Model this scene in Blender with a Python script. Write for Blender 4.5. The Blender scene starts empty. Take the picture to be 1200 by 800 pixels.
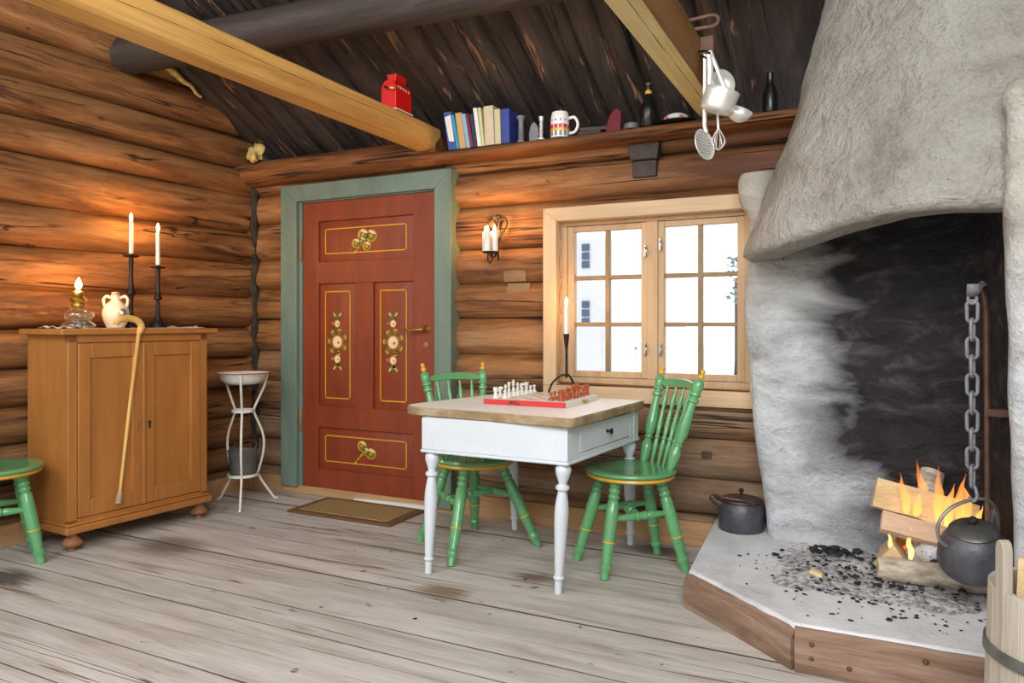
import bpy, bmesh, math, random
from math import sin, cos, pi, radians, sqrt, atan2, exp
from mathutils import Vector, Matrix, noise
random.seed(7)
SC = bpy.context.scene
COL = SC.collection

# ------------------------------------------------------------------ materials
def lin(c):
    out = []
    for v in c:
        v /= 255.0
        out.append(v / 12.92 if v <= 0.04045 else ((v + 0.055) / 1.055) ** 2.4)
    return (out[0], out[1], out[2], 1.0)

class NT:
    def __init__(s, name):
        s.m = bpy.data.materials.new(name); s.m.use_nodes = True
        s.t = s.m.node_tree; s.t.nodes.clear()
        s.out = s.n('ShaderNodeOutputMaterial')
    def n(s, typ, **kw):
        nd = s.t.nodes.new(typ)
        for k, v in kw.items():
            if hasattr(nd, k): setattr(nd, k, v)
            else: nd.inputs[k.replace('_', ' ')].default_value = v
        return nd
    def l(s, a, b): s.t.links.new(a, b)
    def ramp(s, fac, stops):
        r = s.n('ShaderNodeValToRGB'); e = r.color_ramp.elements
        while len(e) < len(stops): e.new(0.5)
        for i, (p, c) in enumerate(stops):
            e[i].position = p; e[i].color = c if len(c) == 4 else lin(c)
        s.l(fac, r.inputs['Fac']); return r.outputs['Color']
    def mix(s, fac, a, b, mode='MIX'):
        m = s.n('ShaderNodeMix', data_type='RGBA', blend_type=mode)
        for src, i in ((fac, 0), (a, 6), (b, 7)):
            if hasattr(src, 'is_linked'): s.l(src, m.inputs[i])
            elif i == 0: m.inputs[0].default_value = src
            else: m.inputs[i].default_value = src
        return m.outputs[2]
    def math(s, op, a, b=0.0, clamp=False):
        m = s.n('ShaderNodeMath', operation=op, use_clamp=clamp)
        for src, i in ((a, 0), (b, 1)):
            if hasattr(src, 'is_linked'): s.l(src, m.inputs[i])
            else: m.inputs[i].default_value = src
        return m.outputs[0]
    def maprange(s, v, a, b, c=0.0, d=1.0):
        m = s.n('ShaderNodeMapRange'); s.l(v, m.inputs[0])
        for i, x in enumerate((a, b, c, d)): m.inputs[i + 1].default_value = x
        return m.outputs[0]
    def coord(s, scale=(1, 1, 1), rot=(0, 0, 0), loc=(0, 0, 0)):
        if not hasattr(s, 'tc'): s.tc = s.n('ShaderNodeTexCoord')
        mp = s.n('ShaderNodeMapping'); s.l(s.tc.outputs['Object'], mp.inputs['Vector'])
        mp.inputs['Scale'].default_value = scale; mp.inputs['Rotation'].default_value = rot
        mp.inputs['Location'].default_value = loc
        return mp.outputs['Vector']
    def noise(s, vec, scale=5, detail=6, rough=0.6, dist=0.0):
        nz = s.n('ShaderNodeTexNoise'); s.l(vec, nz.inputs['Vector'])
        nz.inputs['Scale'].default_value = scale; nz.inputs['Detail'].default_value = detail
        nz.inputs['Roughness'].default_value = rough; nz.inputs['Distortion'].default_value = dist
        return nz.outputs['Fac']
    def xyz(s):
        if not hasattr(s, 'tc'): s.tc = s.n('ShaderNodeTexCoord')
        sp = s.n('ShaderNodeSeparateXYZ'); s.l(s.tc.outputs['Object'], sp.inputs[0]); return sp.outputs
    def island(s):
        return s.n('ShaderNodeNewGeometry').outputs['Random Per Island']
    def finish(s, col, rough=0.5, metal=0.0, bump=None, bstr=0.3, bdist=0.01, coat=0.0, spec=0.5):
        p = s.n('ShaderNodeBsdfPrincipled')
        if hasattr(col, 'is_linked'): s.l(col, p.inputs['Base Color'])
        else: p.inputs['Base Color'].default_value = col
        if hasattr(rough, 'is_linked'): s.l(rough, p.inputs['Roughness'])
        else: p.inputs['Roughness'].default_value = rough
        p.inputs['Metallic'].default_value = metal
        p.inputs['Coat Weight'].default_value = coat
        p.inputs['Specular IOR Level'].default_value = spec
        if bump is not None:
            b = s.n('ShaderNodeBump'); s.l(bump, b.inputs['Height'])
            b.inputs['Strength'].default_value = bstr; b.inputs['Distance'].default_value = bdist
            s.l(b.outputs[0], p.inputs['Normal'])
        s.l(p.outputs[0], s.out.inputs['Surface']); s.p = p
        return s.m

def paint(name, rgb, rough=0.45, var=0.12, scale=6, metal=0.0, coat=0.0, bump=0.12, stretch=(1, 1, 1), worn=None, wornlevel=0.66, spec=0.5):
    k = NT(name); c = lin(rgb)
    v = k.noise(k.coord(stretch), scale, 6, 0.65)
    d = tuple(x * (1 - var * 1.6) for x in c[:3]) + (1,); u = tuple(min(1, x * (1 + var)) for x in c[:3]) + (1,)
    col = k.ramp(v, [(0.3, d), (0.7, u)])
    f = k.noise(k.coord(stretch, loc=(3, 1, 2)), scale * 7, 4, 0.7)
    if worn:
        col = k.mix(k.ramp(f, [(wornlevel, (0, 0, 0, 1)), (wornlevel + 0.03, (1, 1, 1, 1))]), col, lin(worn))
    return k.finish(col, rough, metal, f, bump, 0.004, coat, spec)

def wood(name, stops, stretch, scale=2.2, rough=0.6, crack=None, cracklevel=0.5, fine=0.35, bstr=0.5, isl=0.25, weather=None, coat=0.0, blotch=None, spec=0.3, knots=None, stains=(), hood_shade=None):
    """stops = ramp of base tones; stretch = small number along the grain"""
    k = NT(name)
    v = k.noise(k.coord(stretch), scale, 8, 0.62, 0.5)
    col = k.ramp(v, stops)
    g = k.noise(k.coord(tuple(x * 6 if x > 1.5 else x * 1.5 for x in stretch)), scale * 2, 6, 0.7)
    gc = k.ramp(g, [(0.3, (1 - fine, 1 - fine, 1 - fine, 1)), (0.65, (1.0, 1.0, 1.0, 1))])
    col = k.mix(1.0, col, gc, 'MULTIPLY')
    if weather:                                  # silvered timber towards the floor, ragged edge
        z = k.math('ADD', k.xyz()[2], k.math('MULTIPLY', k.math('SUBTRACT', k.noise(k.coord((0.8, 0.8, 2.5)), 2.0, 5), 0.5), 1.3))
        fac = k.maprange(z, weather[1], weather[2], 0.0, weather[3])
        col = k.mix(fac, col, k.mix(1.0, k.ramp(v, weather[0]), gc, 'MULTIPLY'))
    if blotch:
        b = k.noise(k.coord(tuple(x * 0.8 for x in stretch), loc=(7, 3, 5)), blotch[2], 5, 0.6, 0.8)
        col = k.mix(k.ramp(b, [(blotch[1], (0, 0, 0, 1)), (blotch[1] + 0.07, (1, 1, 1, 1))]), col, lin(blotch[0]))
    if hood_shade:                                    # shade painted into the upper logs, darker towards the hood
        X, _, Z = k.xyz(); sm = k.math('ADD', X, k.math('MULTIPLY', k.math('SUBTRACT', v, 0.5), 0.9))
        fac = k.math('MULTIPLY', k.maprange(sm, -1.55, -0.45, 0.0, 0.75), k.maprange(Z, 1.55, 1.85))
        col = k.mix(fac, col, k.mix(1.0, lin(hood_shade), gc, 'MULTIPLY'))
    for (sx, sy), sr, sc_ in stains:
        X, Y, _ = k.xyz(); dx, dy = k.math('SUBTRACT', X, sx), k.math('SUBTRACT', Y, sy)
        dd = k.math('SQRT', k.math('ADD', k.math('MULTIPLY', k.math('MULTIPLY', dx, dx), 0.4), k.math('MULTIPLY', dy, dy)))
        dd = k.math('ADD', dd, k.math('MULTIPLY', k.math('SUBTRACT', g, 0.5), 0.28))
        col = k.mix(k.maprange(dd, sr, sr * 0.45, 0.0, 0.85), col, lin(sc_))
    if stretch[1] == 5 and stretch[2] == 1:      # nail heads
        nd = k.noise(k.coord((1, 1, 0.2), loc=(3, 3, 3)), 17, 1, 0.2)
        col = k.mix(k.ramp(nd, [(0.80, (0, 0, 0, 1)), (0.815, (1, 1, 1, 1))]), col, lin((54, 46, 42)))
    if knots:
        kn = k.noise(k.coord(tuple(5.0 if x > 1.2 else 2.4 for x in stretch), loc=(4, 8, 1)), 2.6, 3, 0.5, 0.3)
        col = k.mix(k.ramp(kn, [(0.70, (0, 0, 0, 1)), (0.755, (0.9, 0.9, 0.9, 1))]), col, lin(knots))
    if isl:
        hs = k.n('ShaderNodeHueSaturation'); k.l(col, hs.inputs['Color'])
        k.l(k.maprange(k.island(), 0, 1, 1 - isl, 1 + isl), hs.inputs['Value']); col = hs.outputs[0]
    h = g
    if crack:
        c = k.noise(k.coord(tuple(x * 0.45 if x > 1.2 else x * 0.10 for x in stretch), loc=(1.7, 9.1, 4.4)), scale * 1.6, 3, 0.5, 0.0)
        line = k.ramp(c, [(cracklevel - 0.012, (0, 0, 0, 1)), (cracklevel - 0.003, (1, 1, 1, 1)), (cracklevel + 0.003, (1, 1, 1, 1)), (cracklevel + 0.012, (0, 0, 0, 1))])
        gate = k.ramp(k.noise(k.coord(tuple(x * 0.5 if x > 1.2 else x for x in stretch), loc=(2, 2, 8)), 1.5, 2), [(0.46, (0, 0, 0, 1)), (0.54, (1, 1, 1, 1))])
        line = k.mix(1.0, line, gate, 'MULTIPLY')
        col = k.mix(line, col, lin(crack))
        h = k.math('SUBTRACT', g, line)
    return k.finish(col, rough, 0, h, bstr, 0.006, coat, spec)

M = {}
LOGS = [(0.2, (68, 46, 31)), (0.36, (116, 76, 46)), (0.5, (156, 105, 62)), (0.64, (178, 130, 84)), (0.82, (136, 92, 57))]
GREY = [(0.2, (96, 76, 60)), (0.45, (148, 120, 96)), (0.65, (176, 150, 124)), (0.85, (158, 136, 116))]
M['log_x'] = wood('old_pine_logs_back', LOGS, (0.7, 6, 6), 2.2, 0.55, (40, 26, 17), 0.5, 0.42, 0.7, 0.15, (GREY, 1.0, 0.45, 0.9), blotch=((92, 64, 44), 0.62, 1.6), knots=(70, 44, 28), hood_shade=(96, 60, 44))
M['log_y'] = wood('old_pine_logs_side', LOGS, (6, 0.65, 6), 2.2, 0.5, (34, 20, 12), 0.5, 0.42, 0.7, 0.15, ([(0.2, (70, 50, 34)), (0.6, (140, 106, 72)), (0.85, (156, 124, 90))], 0.8, 0.3, 0.7), blotch=((88, 54, 32), 0.60, 1.5), knots=(66, 38, 22))
M['soot_wood'] = wood('sooted_log_ledge', [(0.2, (70, 42, 26)), (0.45, (128, 78, 42)), (0.65, (160, 102, 56)), (0.85, (112, 68, 40))], (0.6, 7, 7), 2.4, 0.55, (30, 18, 12), 0.5, 0.4, 0.5, 0.0, blotch=((56, 38, 28), 0.6, 1.8))
M['roof'] = wood('sooted_roof_slabs', [(0.2, (40, 34, 32)), (0.5, (66, 56, 51)), (0.8, (98, 82, 70))], (7, 1.0, 1.0), 2.0, 0.5, (14, 12, 10), 0.5, 0.4, 0.9, 0.22, blotch=((166, 120, 92), 0.615, 3.0), spec=0.4)
M['dark_beam'] = wood('dark_purlin_timber', [(0.2, (48, 40, 36)), (0.5, (70, 60, 55)), (0.8, (92, 80, 72))], (0.4, 6, 6), 2.0, 0.6, (22, 18, 16), 0.5, 0.35, 0.5, 0)
M['new_beam'] = wood('sawn_pine_beam', [(0.2, (168, 116, 56)), (0.45, (206, 154, 82)), (0.65, (222, 174, 100)), (0.85, (190, 136, 70))], (7, 0.5, 7), 1.8, 0.55, None, 0.5, 0.25, 0.3, 0, blotch=((128, 84, 44), 0.70, 2.2))
M['floor'] = wood('worn_grey_floorboards', [(0.2, (156, 144, 130)), (0.42, (188, 180, 170)), (0.6, (208, 202, 194)), (0.85, (196, 189, 180))], (0.6, 5, 1), 2.6, 0.62, (120, 100, 82), 0.5, 0.3, 0.4, 0.07, blotch=((150, 126, 104), 0.67, 2.0), spec=0.3, knots=(104, 84, 68), stains=[((-0.96, 3.57), 0.13, (70, 62, 58)), ((-3.46, 1.90), 0.13, (58, 50, 46)), ((-1.62, 2.62), 0.10, (120, 96, 76)), ((-3.2, 2.55), 0.16, (112, 96, 82)), ((-1.35, 2.95), 0.08, (112, 88, 70))])
M['window_pine'] = wood('pale_window_pine', [(0.2, (184, 150, 112)), (0.5, (212, 182, 144)), (0.8, (226, 200, 166))], (5, 5, 0.5), 1.6, 0.5, None, 0.5, 0.15, 0.15, 0)
M['window_pine_x'] = wood('pale_window_pine_level', [(0.2, (184, 150, 112)), (0.5, (212, 182, 144)), (0.8, (226, 200, 166))], (0.5, 5, 5), 1.6, 0.5, None, 0.5, 0.15, 0.15, 0)
M['sash_pine'] = wood('sash_pine', [(0.2, (168, 136, 100)), (0.5, (196, 164, 126)), (0.8, (208, 180, 144))], (5, 5, 0.5), 1.6, 0.5, None, 0.5, 0.15, 0.15, 0)
M['bar_pine'] = wood('backlit_bar_pine', [(0.2, (128, 104, 72)), (0.5, (150, 124, 90)), (0.8, (164, 138, 102))], (3, 3, 3), 1.6, 0.5, None, 0.5, 0.15, 0.15, 0)  # darkened pine, backlit shade painted into the glazing bars
M['baseboard'] = wood('raw_pine_baseboard', [(0.2, (150, 112, 72)), (0.5, (190, 150, 106)), (0.8, (206, 170, 128))], (0.6, 5, 5), 1.6, 0.6, None, 0.5, 0.25, 0.2, 0)
M['door_red'] = paint('oxblood_door_paint', (132, 58, 31), 0.42, 0.14, 3, stretch=(4, 4, 0.8), bump=0.15)
M['trim_green'] = paint('grey_green_casing_paint', (110, 128, 114), 0.5, 0.12, 3, stretch=(3, 3, 0.6), bump=0.2)
M['gold'] = paint('yellow_ochre_lining', (206, 150, 40), 0.4, 0.1)
M['cream'] = paint('cream_flower_paint', (226, 206, 160), 0.5, 0.05)
M['leaf'] = paint('olive_leaf_paint', (104, 110, 36), 0.5, 0.1)
M['rose'] = paint('rose_flower_paint', (190, 96, 66), 0.5, 0.1)
M['cab'] = paint('ochre_brown_cabinet_paint', (172, 112, 54), 0.38, 0.12, 2.5, stretch=(4, 4, 0.7), bump=0.15)
M['cab_foot'] = paint('brown_turned_wood', (152, 104, 72), 0.45, 0.2, 9)
M['white_paint'] = paint('chalk_white_table_paint', (206, 212, 217), 0.5, 0.05, 4, worn=(150, 134, 116), wornlevel=0.735, bump=0.2)
M['table_edge'] = wood('worn_bare_table_edge', [(0.2, (122, 100, 72)), (0.5, (166, 140, 104)), (0.8, (204, 190, 166))], (1.5, 3, 3), 3.0, 0.65, None, 0.5, 0.35, 0.5, 0)
M['table_top'] = paint('scrubbed_white_tabletop', (240, 239, 236), 0.4, 0.04, 3, worn=(196, 184, 168), wornlevel=0.72, stretch=(0.8, 4, 1))
M['green'] = paint('glossy_green_chair_paint', (98, 160, 106), 0.22, 0.1, 8, coat=0.3, bump=0.1)
M['yellow'] = paint('yellow_chair_band', (222, 168, 58), 0.3, 0.1)
M['iron'] = paint('black_wrought_iron', (46, 42, 40), 0.42, 0.25, 20, metal=0.6, bump=0.4)
M['grey_iron'] = paint('grey_forged_iron', (128, 126, 132), 0.5, 0.2, 25, metal=0.3, bump=0.5)
M['rust'] = paint('rusty_brown_iron', (112, 82, 68), 0.65, 0.3, 14, metal=0.3, bump=0.5)
M['candle'] = paint('white_candle_wax', (240, 232, 220), 0.4, 0.02)
M['candle'].node_tree.nodes['Principled BSDF'].inputs['Subsurface Weight'].default_value = 0.15
M['candle'].node_tree.nodes['Principled BSDF'].inputs['Subsurface Radius'].default_value = (0.02, 0.012, 0.008)
M['brass'] = paint('old_brass', (196, 158, 76), 0.3, 0.15, 20, metal=0.9)
M['alu'] = paint('worn_aluminium', (226, 224, 218), 0.4, 0.06, 30, metal=0.6, bump=0.1)
M['white_iron'] = paint('white_enamelled_wire', (226, 224, 212), 0.35, 0.05)
M['enamel'] = paint('white_enamel', (236, 236, 230), 0.2, 0.03)
M['enamel_red'] = paint('red_enamel_rim', (176, 92, 78), 0.3, 0.3, 30)
M['zinc'] = paint('dull_zinc_bucket', (112, 112, 108), 0.55, 0.25, 14, metal=0.4, bump=0.4)
M['soot_iron'] = paint('sooty_kettle_iron', (84, 84, 90), 0.42, 0.3, 10, metal=0.35, worn=(150, 148, 146), wornlevel=0.73, bump=0.4)
M['kettle_lid'] = paint('tarnished_kettle_lid', (92, 90, 86), 0.4, 0.35, 12, metal=0.5)
M['pot_rim'] = paint('dark_red_pot_lid', (84, 64, 62), 0.4, 0.35, 16, metal=0.2)
M['steel'] = paint('bright_steel_handle', (176, 172, 166), 0.3, 0.1, 20, metal=0.8)
M['jug'] = paint('cream_glazed_stoneware', (232, 212, 186), 0.3, 0.05)
M['cork'] = paint('pinkish_stopper', (214, 128, 104), 0.6, 0.1)
M['mat'] = paint('coir_doormat', (164, 136, 84), 0.9, 0.2, 60, bump=1.0)
M['mat_edge'] = paint('brown_coir_border', (120, 84, 48), 0.9, 0.25, 60, bump=1.0)
M['stick'] = wood('honey_walking_stick', [(0.2, (190, 140, 66)), (0.5, (218, 172, 94)), (0.8, (232, 194, 120))], (5, 5, 0.6), 3, 0.4, None, 0.5, 0.15, 0.1, 0)
M['rubber'] = paint('tan_rubber_ferrule', (170, 146, 112), 0.7, 0.1)
M['lace'] = paint('white_crochet_lace', (226, 214, 196), 0.9, 0.15, 80, bump=1.0)
M['red_box'] = paint('bright_red_paint', (206, 22, 18), 0.35, 0.1, 10, worn=(224, 180, 170), wornlevel=0.76)
M['red_board'] = paint('red_board_side', (200, 54, 50), 0.4, 0.08)
M['board_white'] = paint('pale_board_wood', (232, 226, 216), 0.4, 0.05)
M['board_dark'] = paint('faded_dark_squares', (206, 190, 172), 0.4, 0.06)
M['ink'] = paint('black_ink', (54, 22, 24), 0.5, 0.05)
M['piece_white'] = paint('white_chess_lacquer', (228, 228, 220), 0.3, 0.05)
M['piece_brown'] = paint('orange_brown_chess_lacquer', (176, 84, 40), 0.25, 0.12)
M['pale_wood'] = wood('fresh_split_birch', [(0.2, (190, 150, 100)), (0.5, (222, 190, 142)), (0.8, (234, 210, 170))], (0.8, 4, 4), 3, 0.65, None, 0.5, 0.25, 0.4, 0.08)
M['pink_wood'] = wood('pinkish_split_wood', [(0.2, (204, 156, 124)), (0.5, (226, 188, 156)), (0.8, (234, 204, 176))], (0.8, 4, 4), 3, 0.65, None, 0.5, 0.2, 0.4, 0)
M['bark'] = paint('flaky_birch_bark', (196, 182, 162), 0.8, 0.4, 14, bump=1.0, stretch=(1, 3, 3), worn=(110, 82, 62), wornlevel=0.64)
M['char'] = paint('charcoal', (34, 32, 34), 0.8, 0.3, 20, bump=1.0)
M['ash_log'] = paint('ash_coated_embers', (206, 208, 212), 0.9, 0.3, 12, bump=1.0, worn=(60, 58, 60), wornlevel=0.6)
M['stave'] = wood('grey_stave_wood', [(0.2, (138, 128, 114)), (0.5, (178, 168, 152)), (0.8, (204, 196, 182))], (5, 5, 0.5), 2.5, 0.65, None, 0.5, 0.2, 0.3, 0)
M['foam'] = paint('yellow_insulation_wool', (216, 190, 116), 0.95, 0.2, 30, bump=1.0)
M['bottle'] = paint('black_green_glass', (16, 18, 15), 0.3, 0.1, coat=0.0)
M['snow'] = paint('snowy_ground', (240, 242, 244), 0.8, 0.02)
M['house'] = paint('white_clapboard', (226, 227, 228), 0.7, 0.02)
M['blue_glass'] = paint('blue_grey_far_window', (52, 82, 116), 0.5, 0.1)
M['tree'] = paint('frosty_tree_foliage', (136, 150, 160), 0.9, 0.2, 4)
M['hearth_brick'] = wood('weathered_hearth_timber', [(0.2, (100, 76, 62)), (0.45, (144, 114, 94)), (0.65, (170, 144, 124)), (0.85, (156, 140, 126))], (0.8, 1.3, 7), 2.6, 0.75, None, 0.5, 0.35, 0.7, 0.08)
M['black_wood'] = paint('blackened_wood_block', (66, 52, 44), 0.6, 0.3, 12, bump=0.6)
M['patch'] = wood('pale_wood_patch', [(0.2, (112, 84, 56)), (0.5, (150, 114, 76)), (0.8, (170, 136, 96))], (0.6, 4, 4), 3, 0.6, None, 0.5, 0.3, 0.3, 0)
M['caulk'] = paint('grey_moss_caulk', (62, 51, 40), 0.9, 0.4, 16, bump=1.0)

def plaster(name, soot=False):
    k = NT(name)
    a = k.noise(k.coord((1, 1, 1.4)), 2.6, 6, 0.6, 0.4); f = k.noise(k.coord(), 42, 5, 0.7)
    col = k.ramp(a, [(0.25, (134, 126, 114)), (0.45, (172, 167, 156)), (0.7, (194, 191, 182))])
    col = k.mix(1.0, col, k.ramp(f, [(0.25, (0.78, 0.77, 0.75, 1)), (0.55, (1, 1, 1, 1))]), 'MULTIPLY')
    col = k.mix(k.ramp(k.noise(k.coord(loc=(5, 5, 5)), 60, 3), [(0.70, (0, 0, 0, 1)), (0.73, (1, 1, 1, 1))]), col, lin((112, 104, 94)))
    return k.finish(col, 0.85, 0, k.math('ADD', k.math('MULTIPLY', k.noise(k.coord((1, 1, 1), (0.4, 0.5, 0.3)), 9, 5, 0.6, 0.8), 2.2), f), 1.0, 0.03)
M['plaster'] = plaster('limewashed_plaster')

def soot_wall():
    k = NT('soot_stained_firebox')
    a = k.noise(k.coord((1, 1, 2.2)), 3.0, 6, 0.6, 0.5); f = k.noise(k.coord(), 36, 5, 0.7)
    lime = k.ramp(a, [(0.25, (136, 134, 130)), (0.42, (184, 186, 188)), (0.7, (212, 215, 218))])
    lime = k.mix(1.0, lime, k.ramp(f, [(0.25, (0.8, 0.8, 0.8, 1)), (0.55, (1, 1, 1, 1))]), 'MULTIPLY')
    dark = k.ramp(k.noise(k.coord((1.2, 1.2, 2.6), loc=(2, 1, 6)), 4.0, 7, 0.65, 0.6), [(0.3, (34, 31, 34)), (0.52, (52, 48, 50)), (0.66, (84, 78, 78)), (0.8, (120, 114, 112))])
    x, y, z = k.xyz()
    # stain boundary: soot starts further left near the top of the opening
    big = k.noise(k.coord((0.7, 1, 1.9), loc=(3.3, 0, 1.2)), 2.3, 4, 0.55, 0.8)
    edge = k.math('ADD', x, k.math('MULTIPLY', k.math('SUBTRACT', big, 0.5), 0.75))
    edge = k.math('ADD', edge, k.math('MULTIPLY', k.math('SUBTRACT', z, 0.8), 0.14))
    edge = k.math('ADD', edge, k.math('MULTIPLY', k.math('SUBTRACT', a, 0.5), 0.12))
    warm = k.ramp(a, [(0.25, (140, 132, 118)), (0.5, (180, 175, 164)), (0.75, (200, 197, 188))])
    lime = k.mix(k.maprange(z, 1.1, 1.5), lime, warm)
    up = k.maprange(z, 1.50, 1.62)
    s = k.math('MAXIMUM', k.maprange(edge, -0.27, 0.0), k.math('MULTIPLY', up, k.maprange(x, -0.46, -0.36)), True)
    low = k.maprange(z, 0.16, 0.34, 0.45, 1.0)
    s = k.math('MULTIPLY', s, low)
    fr = k.maprange(y, 2.78, 2.96)             # the pillar is limewashed again from its front edge on
    s = k.math('MULTIPLY', s, fr)
    return k.finish(k.mix(s, lime, dark), 0.85, 0, k.math('ADD', k.math('MULTIPLY', a, 2.5), f), 0.9, 0.02, spec=0.25)
M['soot'] = soot_wall()

def hearth_top():
    k = NT('ashy_hearth_slab')
    a = k.noise(k.coord(), 4, 7, 0.65, 0.3); f = k.noise(k.coord(), 48, 4, 0.7)
    x, y, z = k.xyz()
    col = k.ramp(a, [(0.25, (168, 167, 167)), (0.5, (206, 206, 208)), (0.75, (226, 226, 228))])
    near = k.math('ADD', y, k.math('MULTIPLY', k.math('SUBTRACT', a, 0.5), 0.9))
    near = k.maprange(near, 2.95, 3.2); left = k.maprange(x, -0.45, -0.15)
    sp = k.ramp(f, [(0.48, (0, 0, 0, 1)), (0.6, (1, 1, 1, 1))])
    fac = k.math('MULTIPLY', k.math('MULTIPLY', near, left), k.math('MULTIPLY', sp, 0.9))
    col = k.mix(fac, col, lin((78, 76, 76)))
    return k.finish(col, 0.85, 0, k.math('ADD', a, f), 0.5, 0.01)
M['hearth'] = hearth_top()

def glass_pane():
    k = NT('window_glass'); tr = k.n('ShaderNodeBsdfTransparent'); gl = k.n('ShaderNodeBsdfGlossy')
    gl.inputs['Roughness'].default_value = 0.02
    fr = k.n('ShaderNodeFresnel'); fr.inputs['IOR'].default_value = 1.45
    mx = k.n('ShaderNodeMixShader'); k.l(fr.outputs[0], mx.inputs[0]); k.l(tr.outputs[0], mx.inputs[1]); k.l(gl.outputs[0], mx.inputs[2])
    k.l(mx.outputs[0], k.out.inputs['Surface']); return k.m
M['glass'] = glass_pane()

def clear_glass():
    k = NT('clear_lamp_glass'); tr = k.n('ShaderNodeBsdfTransparent'); tr.inputs['Color'].default_value = (0.95, 0.93, 0.86, 1); gl = k.n('ShaderNodeBsdfGlossy')
    gl.inputs['Color'].default_value = (0.9, 0.86, 0.76, 1); gl.inputs['Roughness'].default_value = 0.08
    lw = k.n('ShaderNodeLayerWeight'); lw.inputs['Blend'].default_value = 0.45
    mx = k.n('ShaderNodeMixShader'); k.l(k.maprange(lw.outputs['Facing'], 0, 1, 0.12, 0.8), mx.inputs[0]); k.l(tr.outputs[0], mx.inputs[1]); k.l(gl.outputs[0], mx.inputs[2])
    k.l(mx.outputs[0], k.out.inputs['Surface']); return k.m
M['lamp_glass'] = clear_glass()

def flame_mat(name, rgb, strength, z0=None, z1=None, edge=False):
    k = NT(name); e = k.n('ShaderNodeEmission'); e.inputs['Strength'].default_value = strength
    e.inputs['Color'].default_value = rgb + (1,)
    if z0 is None:
        k.l(e.outputs[0], k.out.inputs['Surface']); return k.m
    t = k.n('ShaderNodeBsdfTransparent'); mx = k.n('ShaderNodeMixShader')
    z = k.xyz()[2]
    col = k.ramp(k.maprange(z, z0, z1), [(0.0, (1.0, 0.62, 0.22, 1)), (0.45, (1.0, 0.45, 0.10, 1)), (1.0, (0.9, 0.16, 0.03, 1))])
    k.l(col, e.inputs['Color'])
    lw = k.n('ShaderNodeLayerWeight'); lw.inputs['Blend'].default_value = 0.35
    a = k.math('MULTIPLY', k.maprange(z, z0, z1, 0.8, 0.12), k.math('SUBTRACT', 1.0, lw.outputs['Facing']), True)
    k.l(a, mx.inputs[0]); k.l(t.outputs[0], mx.inputs[1]); k.l(e.outputs[0], mx.inputs[2])
    k.l(mx.outputs[0], k.out.inputs['Surface']); return k.m
M['flame'] = flame_mat('candle_flame', (1.0, 0.50, 0.16), 620.0)
M['lamp_flame'] = flame_mat('oil_lamp_flame', (1.0, 0.50, 0.16), 420.0)
M['fire'] = flame_mat('wood_fire_flame', (1.0, 0.45, 0.1), 2.2, 0.26, 0.60)
M['ember'] = flame_mat('glowing_embers', (1.0, 0.13, 0.04), 1.6)

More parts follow.
